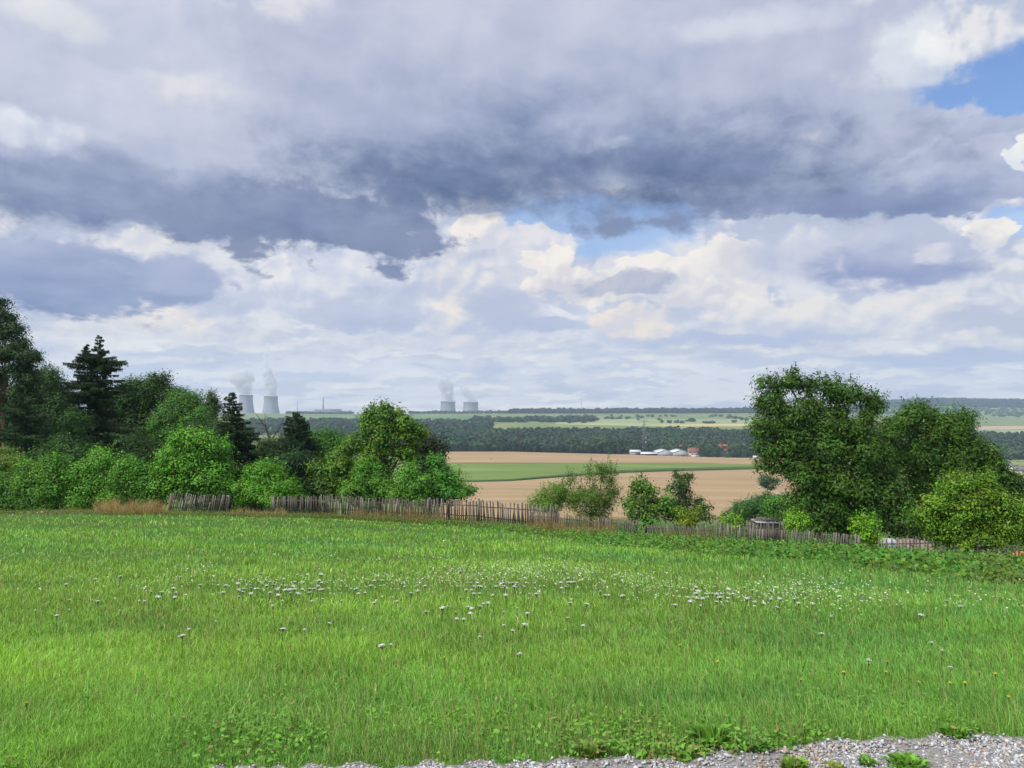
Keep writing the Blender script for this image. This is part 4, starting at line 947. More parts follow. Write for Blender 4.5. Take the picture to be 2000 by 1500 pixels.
tree('shrub', 'bright green bush with dark sprigs left of the dark plum tree', 'shrub', 1262, 49.2, [(1255, 965, 24, 20), (1240, 990, 26, 20), (1275, 990, 28, 22), (1258, 1012, 40, 16), (1250, 945, 10, 10), (1300, 985, 12, 26)], L=.11, W=.075, cov=1.8, base=(.080, .190, .020), seed=29, trunk=.07, sig=.2, group=GM, shoots=24, shoot_len=.55, var=.3)
tree('plum_tree', 'small dark plum tree with a spiky top against the wheat', 'tree', 1340, 50.5, [(1328, 935, 12, 13), (1343, 930, 10, 6), (1322, 955, 16, 12), (1308, 955, 8, 6), (1335, 965, 16, 12), (1335, 985, 26, 18), (1375, 985, 20, 14), (1315, 1000, 24, 18), (1360, 1005, 32, 16)], L=.11, W=.06, cov=1.9, base=(0.043, 0.101, 0.025), seed=30, trunk=.07, sig=.16, group=GM, shoots=14, shoot_len=.5, yellow=.5)
tree('shrub', 'yellowish bush with rusty leaves at the foot of the plum tree', 'shrub', 1345, 48.4, [(1330, 1003, 16, 12), (1355, 1005, 20, 14), (1345, 1018, 30, 10)], L=.10, W=.06, cov=1.8, base=(0.156, 0.234, 0.021), seed=31, trunk=.05, sig=.16, group=GM, shoots=10, yellow=.7, shoot_len=.4)
tree('shrub', 'small lime shrub poking over the fence left of the stick pile', 'shrub', 1428, 47.2, [(1420, 1015, 13, 12), (1436, 1016, 12, 12), (1428, 1026, 18, 8)], L=.09, W=.05, cov=1.8, base=LIME, seed=32, trunk=.04, sig=.14, group=GM, shoots=16, shoot_len=.45)
tree('shrub', 'lime shrub behind the fence right of the stick pile', 'shrub', 1553, 47, [(1545, 1010, 14, 15), (1565, 1015, 14, 14), (1553, 1026, 24, 10)], L=.09, W=.055, base=(0.144, 0.325, 0.022), seed=33, trunk=.04, sig=.15, group=GM, shoots=10, shoot_len=.4)
tree('hedge_tree', 'deep green bushy tree on the slope below the wheat corner', 'tree', 1470, 120, [(1455, 1000, 26, 22), (1485, 982, 26, 20), (1510, 990, 26, 24), (1440, 1008, 20, 12), (1480, 1010, 50, 18), (1425, 1012, 12, 7)], L=.22, W=.13, base=(0.043, 0.124, 0.019), seed=34, trunk=.15, sig=.4)
tree('hedge_tree', 'brighter green bushy tree between the slope hedge and the cherry', 'tree', 1530, 105, [(1520, 992, 26, 24), (1545, 1000, 26, 26), (1535, 1015, 34, 18)], L=.2, W=.12, base=(0.066, 0.182, 0.020), seed=35, trunk=.15, sig=.36)
tree('field_tree', 'small grey-green tree at the corner of the wheat field', 'tree', 1494, 330, [(1492, 938, 13, 10), (1505, 936, 10, 8), (1496, 948, 14, 8), (1515, 938, 9, 6)], L=.5, W=.3, cov=2.4, base=(0.060, 0.111, 0.034), seed=36, trunk=.2, sig=.7)
# ---- right group
CH = [(1500, 745, 24, 16), (1540, 748, 26, 16), (1580, 758, 32, 20), (1620, 765, 30, 20), (1660, 775, 32, 22), (1700, 790, 26, 22), (1510, 790, 34, 26), (1560, 800, 44, 32), (1620, 815, 50, 34), (1680, 830, 44, 34), (1500, 840, 34, 30), (1550, 860, 50, 38), (1620, 875, 56, 42), (1690, 890, 50, 42),
      (1520, 900, 36, 34), (1575, 925, 50, 40), (1640, 940, 56, 44), (1700, 950, 48, 44), (1560, 980, 44, 36), (1610, 1000, 60, 36), (1680, 1010, 60, 34), (1740, 960, 40, 50), (1500, 870, 26, 24), (1745, 1010, 40, 40)]
tree('cherry_tree', 'largest cherry tree, dark and wide, rising over the right part of the fence', 'tree', 1650, 50, CH, L=.155, W=.062, cov=2.5, base=(0.052, 0.122, 0.013), seed=37, trunk=.24, sig=.24, per=22, shoots=90, shoot_len=.75, droop=.5, var=.3, yellow=.3, core=.3, group='cherry trees on the right')
CH2 = [(1742, 850, 36, 34), (1960, 940, 30, 34), (1738, 900, 36, 40), (1790, 800, 22, 20), (1825, 812, 26, 20), (1770, 830, 32, 26), (1860, 828, 34, 28), (1890, 815, 18, 18), (1810, 850, 44, 34), (1875, 865, 44, 36), (1780, 890, 46, 40), (1850, 910, 54, 44), (1915, 880, 36, 34), (1925, 920, 36, 36), (1940, 900, 20, 24), (1790, 960, 46, 46), (1870, 975, 60, 50), (1940, 970, 44, 40), (1800, 1030, 50, 34), (1985, 960, 30, 34), (1960, 1010, 50, 40), (1900, 1030, 50, 36), (2010, 1020, 40, 50)]
tree('cherry_tree', 'second cherry tree, lower and right of the largest one', 'tree', 1850, 53, CH2, L=.155, W=.062, cov=2.5, base=(0.058, 0.132, 0.014), seed=38, trunk=.2, sig=.24, per=22, shoots=60, shoot_len=.75, droop=.5, var=.3, yellow=.3, core=.3, group='cherry trees on the right')
tree('shrub', 'lime green bush with leggy shoots at the end post of the fence', 'shrub', 1692, 45.0, [(1675, 1025, 14, 14), (1700, 1022, 16, 16), (1688, 1040, 24, 14), (1700, 1055, 22, 12)], L=.09, W=.055, cov=2.0, base=(0.156, 0.351, 0.020), seed=39, trunk=.05, sig=.13, shoots=34, shoot_len=.75)
tree('shrub', 'rusty brown-leaved undergrowth at the foot of the leggy lime bush', 'shrub', 1700, 43.2, [(1690, 1075, 20, 10), (1712, 1078, 14, 9)], L=.08, W=.05, cov=1.7, base=(0.120, 0.130, 0.025), seed=40, trunk=.03, sig=.12, yellow=.8, shoots=6, shoot_len=.3)
tree('yellow_green_tree', 'yellow-green small tree with a short trunk in front of the right fence', 'tree', 1888, 39.6, [(1885, 945, 26, 16), (1860, 962, 30, 22), (1910, 965, 34, 24), (1830, 985, 34, 24), (1880, 995, 50, 34), (1940, 990, 40, 30), (1815, 1015, 28, 22), (1850, 1030, 46, 30), (1910, 1040, 50, 28), (1960, 1025, 36, 30), (1985, 1000, 24, 22), (1870, 1050, 40, 12), (1930, 1052, 30, 12), (1790, 1000, 12, 10), (1845, 940, 12, 12), (1925, 938, 12, 14)],
     L=.095, W=.05, cov=2.3, base=(0.126, 0.240, 0.017), seed=41, trunk=.10, bark=M_BARKGREY, sig=.18, per=22, shoots=60, shoot_len=.7, var=.28, yellow=.35, fork=.35)
# single bushes out on the fields
tree('field_bush', 'tiny dark bush alone on the strip of far wheat', 'bush', 959.5, 790, [(959.5, 901.5, 3.4, 2.6)], L=.6, W=.4, base=(0.060, 0.098, 0.017), seed=42, trunk=.08, sig=.5)
GV = 'trees round the farm'
for i, (px, top, hw, Y, c, lab) in enumerate([
    (1241, 861, 10, 985, (.026, .055, .024), 'dark tree just behind the small white farm shed'),
    (1222, 884, 6, 955, (.03, .055, .02), 'dark low bush left of the white farm shed'),
    (1292, 876, 6, 1010, (.03, .06, .024), 'small dark tree behind the brown-roofed farm house'),
    (1377, 871, 13, 965, (.026, .062, .020), 'dark round tree touching the low brown-roofed house'),
    (1394, 873, 13, 960, (.028, .066, .022), 'dark green tree left of the steep red-roofed house'),
    (1417, 884, 9, 950, (.06, .10, .035), 'pale green bush in front of the steep red-roofed house'),
    (1441, 871, 14, 975, (.027, .060, .022), 'broad dark tree right of the steep red-roofed house'),
    (1459, 875, 12, 970, (.028, .065, .022), 'dark tree left of the white van'),
    (1480, 873, 12, 975, (.027, .058, .022), 'dark tree right behind the white van'),
    (1497, 874, 12, 965, (.03, .07, .024), 'dark tree at the edge of the cherry crown beyond the wheat')]):
    x = (px-1000)/F*Y; gy = HOR-(tz(x, Y)-EYE)/Y*F; m_ = (top+gy)/2
    tree('farm_tree', lab, 'tree', px, Y, [(px-hw*.3, top+(gy-top)*.33, hw*.7, (gy-top)*.3), (px+hw*.35, top+(gy-top)*.42, hw*.65, (gy-top)*.3), (px, top+(gy-top)*.65, hw, (gy-top)*.34)], L=1.0, W=.7, cov=2.6, base=c, seed=60+i, trunk=.3, sig=.8, per=12, group=GV, mat=M_FARLEAF)
# ------------------------------------------------------------------ the old picket fence
M_WOOD = [pmat('weathered_wood', [(0.3, (.060, .052, .041)), (0.7, (.145, .13, .108))], 3.0, 6, 0.9, (6, 6, .8), 0.3),
          pmat('pale_weathered_wood', [(0.3, (.11, .10, .082)), (0.7, (.23, .21, .18))], 3.0, 6, 0.9, (6, 6, .8), 0.3),
          pmat('dark_weathered_wood', [(0.3, (.04, .033, .027)), (0.7, (.10, .085, .07))], 3.0, 6, 0.9, (6, 6, .8), 0.3)]
def YF(px): u = (px-1000)/F; return 50.2/(1+0.315*u)
def picket_panel(px0, px1, t0, t1, b0, b1, label, lean=0.0, dy=0.0, gap=0.0, post=(True, True), post_h=0.12, pale=None, spacing=.125, dark=0.45, endw=.11, seed=0):
    """one run of fence: outlines given by the photo rows of its top and foot"""
    r = np.random.default_rng(seed+3000); Y0, Y1 = YF(px0)+dy, YF(px1)+dy; A = P(px0, 0, Y0)[:2]; B = P(px1, 0, Y1)[:2]
    d = B-A; Ln = np.hypot(*d); ang = math.atan2(d[1], d[0]); Rz = rotz(ang)
    root = empty('picket_fence', (A[0], A[1], tz(*A)), label, 'fence', 'runs of the old picket fence')
    O = np.array([A[0], A[1], tz(*A)]); n = int(Ln/spacing)
    def foot(t): q = A+d*t; return np.array([q[0], q[1], max(tz(*q)-.02, min(P(0, b0*(1-t)+b1*t, Y0*(1-t)+Y1*t)[2], tz(*q)+.25))])
    def topz(t): return P(0, t0*(1-t)+t1*t, Y0*(1-t)+Y1*t)[2]
    dirx = np.array([d[0], d[1], 0])/Ln
    for i in range(n):
        if r.random() < gap: continue
        t = (i+.5)/n; f = foot(t); h = topz(t)-f[2]+r.normal()*.045; ln = lean+r.normal()*.05
        if r.random() < .07: h *= r.uniform(.6, .9)
        w = r.uniform(.060, .088); th = .02; mb = MB(); tip = .05
        # pointed board: six-sided outline with a rough top
        x0, x1 = -w/2, w/2; o = [(x0, 0), (x1, 0), (x1+ln*h, h-tip*r.uniform(.2, 1)), (r.uniform(-.01, .01)+ln*h, h), (x0+ln*h, h-tip*r.uniform(.2, 1))]
        mb.prism(o, -th/2, th/2, R=rotz(ang)@rotz(r.normal()*.06)); m = M_WOOD[2] if r.random() < dark else (M_WOOD[1] if r.random() < .35 else M_WOOD[0])
        mb.build('picket', m, root, loc=tuple(f-O+np.array([0, 0, 0])-Rz@np.array([0, .03, 0])))
    for hz in (.28, .74):
        pts = []
        for t in (0, .33, .66, 1): f = foot(t); h = topz(t)-f[2]; pts.append(f+[0, 0, h*hz+r.normal()*.02]+dirx*lean*h*hz-O+Rz@np.array([0, .012, 0]))
        for a, b in zip(pts[:-1], pts[1:]): pass
        mb = MB(); mb.tube(pts, .032, 4); mb.build('rail', M_WOOD[0], root)
    for t, on in ((0, post[0]), (1, post[1])):
        if not on: continue
        f = foot(t); h = topz(t)-f[2]+post_h; w = endw; mb = MB(); R = rotz(ang)@roty(lean*.8+r.normal()*.02)
        mb.box(R@np.array([0, 0, h/2-.1]), (w, w*.8, h+.1), R, taper=.94); mb.build('post', M_WOOD[1] if pale == t else M_WOOD[0], root, loc=tuple(f-O+Rz@np.array([0, .10, 0])))
    return root
picket_panel(330, 441, 962, 966, 1002, 1001, 'leaning grey fence run standing alone under the tall maple shrub', lean=.22, spacing=.15, pale=1, endw=.22, seed=1, post_h=.02)
picket_panel(530, 668, 969, 967, 1004, 1003, 'grey fence run between the low shrub and the walnut', lean=.02, seed=2, gap=.04)
picket_panel(668, 838, 969, 975, 1003, 1013, 'dark fence run overhung by the walnut and half hidden by straw', lean=.03, seed=3, dark=.6)
picket_panel(838, 934, 974, 976, 1013, 1020, 'fence run in front of the fresh green young tree', lean=-.01, seed=4)
picket_panel(936, 1086, 977, 987, 1020, 1036, 'fence run below the near edge of the wheat field', lean=-.04, seed=5, post_h=.1)
picket_panel(1032, 1088, 998, 1003, 1036, 1040, 'short pale run of pickets propped in front of the fence left of the willow', lean=.05, dy=-1.1, seed=6, dark=.1, post=(False, False))
picket_panel(1088, 1178, 1003, 1012, 1038, 1046, 'straw-choked fence run at the foot of the feathery willow', lean=.04, seed=7)
picket_panel(1178, 1242, 1011, 1017, 1045, 1050, 'low grey fence run left of the dark gap under the bright bush', lean=.0, seed=8)
picket_panel(1268, 1400, 1024, 1026, 1062, 1066, 'collapsing fence run with pickets slanting left below the plum tree', lean=-.28, seed=9, dark=.35, post=(True, False))
picket_panel(1400, 1458, 1022, 1022, 1066, 1070, 'upright fence run behind the small lime shrub', lean=-.02, seed=10)
picket_panel(1458, 1528, 1019, 1020, 1065, 1066, 'fence run hiding the foot of the stick pile', lean=.0, seed=11)
picket_panel(1528, 1672, 1032, 1043, 1068, 1082, 'mossy fence run ending in a thick pale square post', lean=.01, seed=12, pale=1, endw=.3, post_h=-.02, dark=.25)
picket_panel(1716, 1826, 1052, 1047, 1086, 1100, 'see-through picket run in front of the pale tarpaulin', lean=.0, seed=13, dark=.25, spacing=.17)
picket_panel(1826, 1962, 1062, 1070, 1100, 1110, 'shaded low fence run behind the yellow-green tree', lean=.0, seed=14, dark=.8)
picket_panel(1962, 2030, 1064, 1066, 1112, 1115, 'dark fence run at the right edge in front of the orange cover', lean=.0, seed=15, dark=.7, spacing=.17)

# ------------------------------------------------------------------ odds and ends in the gardens behind
M_TARP = pmat('pale_tarpaulin', [(0.4, (.28, .28, .33)), (0.6, (.40, .40, .45))], 2, 5, .6, bump=.4)
M_PINK = pmat('faded_pink_brick', [(0.35, (.14, .09, .08)), (0.65, (.30, .23, .21))], 4, 5, .9, bump=.4)
M_ORANGE = pmat('orange_cover', [(0.4, (.42, .11, .03)), (0.6, (.52, .17, .045))], 3, 4, .6, bump=.3)
def lump(name, part, px, py, Y, w, d, h, mat, label, cat, seed, more=None, z=None):
    x = (px-1000)/F*Y; zb = tz(x, Y) if z is None else z; root = empty(name, (x, Y, zb), label, cat)
    na, nr = 26, 9; th = np.linspace(0, 2*PI, na, endpoint=False); ring = []
    for i in range(nr):
        t = i/(nr-1); rr = math.cos(t*PI/2)**.55 if i < nr-1 else 0.02; k = 1+.22*(vnoise(np.cos(th)*2+seed, np.sin(th)*2+t*3, seed)-.5)*2
        sq = 1/np.maximum(np.abs(np.cos(th)), np.abs(np.sin(th)))**.5
        ring.append(np.stack([np.cos(th)*w/2*rr*k*sq, np.sin(th)*d/2*rr*k*sq, th*0+h*math.sin(t*PI/2)*(1+.12*vnoise(np.cos(th)*3, np.sin(th)*3, seed+1))], -1))
    q = [[i*na+j, i*na+(j+1) % na, (i+1)*na+(j+1) % na, (i+1)*na+j] for i in range(nr-1) for j in range(na)]
    mb = MB(); mb.add(np.concatenate(ring), q); mb.build(part, mat, root, smooth=True)
    if more: more(root, w, d, h)
    return root
lump('covered_pile', 'tarpaulin', 1731, 1075, 46.5, 1.3, 1.2, 1.0, M_TARP, 'heap under a pale blue-white tarpaulin right behind the pickets', 'pile', 1)
lump('rubble_heap', 'rubble', 1785, 1075, 47.2, 2.6, 1.8, 1.05, M_PINK, 'faded pinkish heap behind the see-through pickets', 'pile', 2)
def white_strip(root, w, d, h):
    mb = MB(); mb.box((0, -d/2-.1, .62), (w*1.1, .3, .10)); mb.build('edge_board', M_ROOFW, root)
lump('covered_stack', 'cover', 1990, 1075, 44.5, 1.2, 1.0, .75, M_ORANGE, 'orange covered stack with a white edge glimpsed at the right edge', 'pile', 3, white_strip)
def sticks():
    px, Y = 1500, 50.5; x = (px-1000)/F*Y; zb = tz(x, Y); r = np.random.default_rng(8); zt = Pz(0, 1012, Y)-zb
    root = empty('stick_pile', (x, Y, zb), 'stack of grey sticks and boards with a pale top behind the fence', 'wood pile')
    mb = MB(); mb.box((0, .3, zt*.42), (1.5, 1.0, zt*.84)); mb.build('board_stack', M_WOOD[1], root)
    mb = MB(); mb.box((0, .25, zt*.87), (1.75, 1.2, .05), roty(.04)); mb.build('sheet', M_TARP, root)
    for k in range(22):
        a = r.uniform(-.25, .25); l = r.uniform(1.0, 2.2); z = zt*.9+r.uniform(0, .22); c = np.array([r.uniform(-.25, .25), r.uniform(-.4, .6), z]); dd = np.array([math.cos(a), math.sin(a)*.4, r.normal()*.10])*l/2
        mb = MB(); mb.tube([c-dd, c+r.normal(size=3)*.02, c+dd], r.uniform(.010, .022), 5); mb.build('stick', M_WOOD[int(r.integers(0, 2))], root)
sticks()
def stump():
    px, Y = 1910, 39.2; x = (px-1000)/F*Y; zb = tz(x, Y); root = empty('tree_stump', (x, Y, zb), 'thick brown upright stump beside the trunk of the yellow-green tree', 'stump'); r = np.random.default_rng(3)
    h = size(50, Y); na = 14; th = np.linspace(0, 2*PI, na, endpoint=False); ring = []
    for z, k in ((-.1, 1.25), (.1, 1.1), (h*.4, 1.0), (h*.75, 1.02), (h, .95), (h+.01, .5), (h-.02, .02)):
        rr = size(12, Y)*k*(1+.10*(vnoise(th*2, th*0+.3, 4)-.5)*2); ring.append(np.stack([rr*np.cos(th), rr*.9*np.sin(th), th*0+z], -1))
    q = [[i*na+j, i*na+(j+1) % na, (i+1)*na+(j+1) % na, (i+1)*na+j] for i in range(6) for j in range(na)]
    mb = MB(); mb.add(np.concatenate(ring), q); mb.build('trunk', M_BARK, root, smooth=True)
    mb = MB(); mb.box((0, -size(12, Y), h*.66), (size(24, Y), .03, .05)); mb.build('strap', M_DARK, root)
stump()

# ------------------------------------------------------------------ bramble and weed bank in front of the fence
def hit_h(px, py, h, ymin=3.0):
    u = (px-1000)/F; v = HOR-(terr(u*_YS, _YS)+h-EYE)/_YS*F
    k = np.where((v <= py) & (_YS >= ymin))[0]; Y = _YS[k[0]] if len(k) else 60.0; return u*Y, Y
pxs = np.linspace(-60, 2060, 107)
foot_py = np.interp(pxs, [-60, 0, 330, 640, 760, 900, 1000, 1100, 1250, 1400, 1500, 1600, 1700, 1800, 1900, 2060], [1008, 1007, 1007, 1013, 1020, 1027, 1040, 1053, 1073, 1086, 1094, 1102, 1115, 1128, 1140, 1152])
FOOTY = np.array([hit(a, b)[1] for a, b in zip(pxs, foot_py)])
def bank(name, n, pxlo, pxhi, hfun, base, L, W, seed, label, var=.3):
    r = np.random.default_rng(seed); px = r.uniform(pxlo, pxhi, n); Yn = np.interp(px, pxs, FOOTY); Yfar = YF(px)-.35; ncl = n//16
    cpx = r.uniform(pxlo, pxhi, ncl); t = r.random(ncl)**.8; Yc = np.interp(cpx, pxs, FOOTY)*(1-t)+(YF(cpx)-1.2)*t; Xc = (cpx-1000)/F*Yc
    hh = hfun(cpx, Xc, Yc, t)*r.uniform(.15, 1.0, ncl); k = np.repeat(np.arange(ncl), 16); m_ = len(k)
    pos = np.stack([Xc, Yc, terr(Xc, Yc)+hh], -1)[k]+r.normal(size=(m_, 3))*[.20, .16, .10]; pos[:, 2] = np.maximum(pos[:, 2], terr(pos[:, 0], pos[:, 1])+.03)
    nrm = r.normal(size=(m_, 3))*.6+[0, -.25, .8]; s_ = r.uniform(.7, 1.3, m_); v, f = leaf_quads(pos, nrm, L*s_, W*s_, r.normal(size=(m_, 3)))
    ti = leaf_tints(base, m_, k, ncl, var, .45, seed); br = np.clip((fbm(pos[:, 0]/1.6, pos[:, 1]/1.6, seed, 3)-.52)*5, 0, 1)[:, None]*.45; ti = ti*(1-br)+np.array([.12, .10, .035])*br*r.uniform(.5, 1.4, (m_, 1))
    return tag(mesh_np(name, v, f, M_LEAF, attr={'tint': np.repeat(ti, 4, 0)}), kind='stuff')
bank('bramble_thicket', 105000, 840, 2060, lambda p, X, Y, t: (.06+.34*fbm(X/1.3, Y/1.3, 5, 3))*np.interp(p, [840, 950, 1200, 1500, 1700, 1790, 1830, 2060], [.35, .7, .8, .95, .9, .75, .5, .6])*(.12+.88*np.sin(np.clip(t*.95+.10, 0, 1)*PI)**1.2)*np.where(t > .6, .55, .9), (.075, .185, .022), .085, .06, 51, '')
bank('weedy_verge', 60000, -60, 900, lambda p, X, Y, t: (.08+.34*fbm(X/1.5, Y/1.5, 6, 3))*np.interp(p, [-60, 300, 500, 900], [.5, .6, .8, .8]), (.095, .145, .024), .08, .03, 52, '')

# ------------------------------------------------------------------ grass
def blades(name, X, Y, h, w, col, seed, bend=.55, mat=None, z0=None):
    r = np.random.default_rng(seed); n = len(X); Z = terr(X, Y)-.01 if z0 is None else z0; a = r.uniform(0, 2*PI, n); lean = np.abs(r.normal(size=n))*bend+.05
    la = r.uniform(0, 2*PI, n)*.8+.6; dx = np.cos(la)*lean*h; dy = np.sin(la)*lean*h
    sx_ = np.cos(a)*w/2; sy_ = np.sin(a)*w/2*.5
    b0 = np.stack([X-sx_, Y-sy_, Z], -1); b1 = np.stack([X+sx_, Y+sy_, Z], -1)
    m0 = np.stack([X-sx_*.8+dx*.35, Y-sy_*.8+dy*.35, Z+h*.55], -1); m1 = np.stack([X+sx_*.8+dx*.35, Y+sy_*.8+dy*.35, Z+h*.55], -1)
    tp = np.stack([X+dx, Y+dy, Z+h*(1-lean*.25)], -1)
    v = np.stack([b0, b1, m1, m0, tp], 1).reshape(-1, 3); o = np.arange(n)*5
    q = np.stack([o, o+1, o+2, o+3], -1); t = np.stack([o+3, o+2, o+4], -1)
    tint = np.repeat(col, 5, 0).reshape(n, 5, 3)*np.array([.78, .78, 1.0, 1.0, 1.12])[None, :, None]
    return tag(mesh_np(name, v, [q, t], mat or M_GRASS, attr={'tint': tint.reshape(-1, 3)}), kind='stuff')
GEDGE_X = [-400, 0, 350, 560, 800, 1000, 1200, 1330, 1480, 1600, 1750, 1880, 2000, 2400]; GEDGE_Y = [1545, 1528, 1512, 1500, 1493, 1488, 1479, 1480, 1461, 1453, 1441, 1433, 1432, 1420]
def edge_py(px): return np.interp(px, GEDGE_X, GEDGE_Y)+(fbm(px/38.0, px*0+2.2, 8, 5)-.5)*40
YTAB = np.geomspace(3.2, 62, 500)
def meadow_points(n, seed, pmin=985, pmax=1560, pw=1.0):
    """spread evenly in view over the meadow, i.e. ever sparser with distance"""
    r = np.random.default_rng(seed); px = r.uniform(-260, 2260, n); u = (px-1000)/F; py = pmin+(pmax-pmin)*r.random(n)**pw
    PY = HOR-(terr(0*YTAB, YTAB)-EYE)/YTAB*F                      # rows of the middle line, decreasing with distance
    Y = np.interp(-py, -PY, YTAB); Y = Y*r.uniform(.96, 1.04, n); X = u*Y
    gp = HOR-(terr(X, Y)-EYE)/Y*F; far = np.interp(px, pxs, FOOTY)+.3
    k = (Y < far) & (Y > 3.6) & (gp < edge_py(px)); return X[k], Y[k], px[k], gp[k], r
def grass_colour(X, Y, r):
    n = len(X); a = fbm(X/2.2, Y/3.0, 21, 4); b = fbm(X/.55, Y/.7, 22, 3); c = fbm(X/7.0, Y/5.0, 23, 3)
    base = np.array([.180, .375, .068]); lime = np.array([.235, .44, .066]); blue = np.array([.130, .335, .080]); olive = np.array([.20, .33, .062]); straw = np.array([.42, .38, .16])
    band = fbm(X/5.5+3, Y/.75, 25, 3)
    w1 = np.clip((a*.5+band*.5-.47)*7, 0, 1)[:, None]; w2 = np.clip((.47-a*.5-band*.5)*7, 0, 1)[:, None]; mid = np.exp(-((Y-10)/3.2)**2)*.75; w3 = np.clip((c-.46)*3+mid*.5, 0, .6)[:, None]*np.clip(1-np.abs(Y-10)/9, 0.04, 1)[:, None]
    col = base*(1-w1)+lime*w1; col = col*(1-w2*.8)+blue*w2*.8; col = col*(1-w3)+olive*w3
    s_ = (r.random(n) < .03+.07*w3[:, 0])[:, None]; col = np.where(s_, straw*r.uniform(.6, 1.1, (n, 1)), col)
    near = np.clip(1-np.abs(gpx(X, Y)-1470)/60, 0, 1)[:, None]*.35*(b[:, None] > .48); col = col*(1-near)+np.array([.12, .13, .035])*near
    return col*(r.uniform(.62, 1.38, (n, 1)))*(.82+.45*b[:, None])*(.96+.2*band[:, None])
def gpx(X, Y): return HOR-(terr(X, Y)-EYE)/Y*F
X, Y, px, gp, r = meadow_points(520000, 61)
tuft = .5+1.1*fbm(X/.35, Y/.35, 31, 3)*fbm(X/2.5, Y/2.5, 32, 2)*1.6
h = np.interp(Y, [4, 6, 9, 20, 60], [.042, .065, .08, .11, .14])*tuft*r.uniform(.55, 1.35, len(X)); h *= np.clip((edge_py(px)-gp)/45+.35, .35, 1)
w = np.maximum(.0045, Y*.00095)*r.uniform(.7, 1.5, len(X))
blades('meadow_grass', X, Y, h, w, grass_colour(X, Y, r), 62)
# taller flowering stalks and straw
X, Y, px, gp, r = meadow_points(20000, 63); k = (fbm(X/2.0, Y/2.0, 41, 3) > .45); X, Y = X[k], Y[k]; n = len(X)
c = np.where((r.random(n) < .5)[:, None], np.array([.40, .36, .17]), np.array([.24, .36, .09]))*r.uniform(.6, 1.3, (n, 1))
blades('grass_stalks', X, Y, r.uniform(.12, .32, n)*np.interp(Y, [4, 8, 60], [.6, .9, 1.0]), np.maximum(.0025, Y*.00042), c, 64, bend=.2)
# dry straw patch by the left shrubs, straw along the fence
def straw(name, spots, seed, col=(.34, .25, .12)):
    r = np.random.default_rng(seed); Xs, Ys, Hs = [], [], []
    for (p0, p1, q0, q1, n, h0, h1) in spots:
        p_ = r.uniform(p0, p1, n); t = r.uniform(q0, q1, n); Yb = np.interp(p_, pxs, FOOTY)*(1-t)+YF(p_)*t; Xs.append((p_-1000)/F*Yb); Ys.append(Yb); Hs.append(h0+(h1-h0)*r.random(n)**1.2*np.clip(2.4*fbm(p_/13.0, t*4, seed, 3)-.45, .1, 1.3))
    X, Y, H = map(np.concatenate, (Xs, Ys, Hs)); n = len(X); c = np.array(col)*r.uniform(.5, 1.3, (n, 1))*np.stack([np.ones(n), r.uniform(.85, 1.1, n), r.uniform(.7, 1.1, n)], -1)
    return blades(name, X, Y, H, r.uniform(.012, .028, n), c, seed+1, bend=.55)
straw('dry_grass', [(190, 325, .1, .9, 5200, .2, 1.15), (60, 330, .2, 1.0, 2500, .2, .5), (450, 560, .2, 1, 1100, .3, .8)], 71)
straw('tall_straw', [(1030, 1200, .3, .98, 2300, .25, 1.15), (690, 860, .5, 1, 1500, .5, 1.2), (560, 1040, .2, 1, 2200, .3, .7), (1290, 1420, .5, 1, 1000, .3, .8)], 73, (.26, .195, .10))

# broad-leaved weeds low in the nearest grass
X, Y, px, gp, r = meadow_points(30000, 67, 1060, 1500); k = fbm(X/1.1, Y/.5, 47, 3) > .56; X, Y = X[k], Y[k]; n = len(X)
c = np.array([.25, .45, .11])*r.uniform(.7, 1.25, (n, 1)); blades('long_grass', X, Y, r.uniform(.07, .18, n), np.maximum(.003, Y*.0006), c, 68, bend=.9)
X, Y, px, gp, r = meadow_points(60000, 65, 1330, 1560); k = (r.random(len(X)) < np.clip(fbm(X/.7, Y/.7, 43, 3)*3-1.2, 0, 1)*.75*np.clip((gp-1330)/110, .05, 1)); X, Y = X[k], Y[k]; n = len(X)
pos = np.stack([X, Y, terr(X, Y)+r.uniform(.005, .05, n)], -1); nr = r.normal(size=(n, 3))*.5+[0, -.1, .9]; s_ = r.uniform(.6, 1.4, n)
v, f = leaf_quads(pos, nr, (.030*s_), .016*s_, r.normal(size=(n, 3))); c = np.where((r.random(n) < .08)[:, None], np.array([.22, .18, .07]), np.array([.11, .25, .03]))*r.uniform(.6, 1.5, (n, 1))
tag(mesh_np('ground_weeds', v, f, M_LEAF, attr={'tint': np.repeat(c, 4, 0)}), kind='stuff')

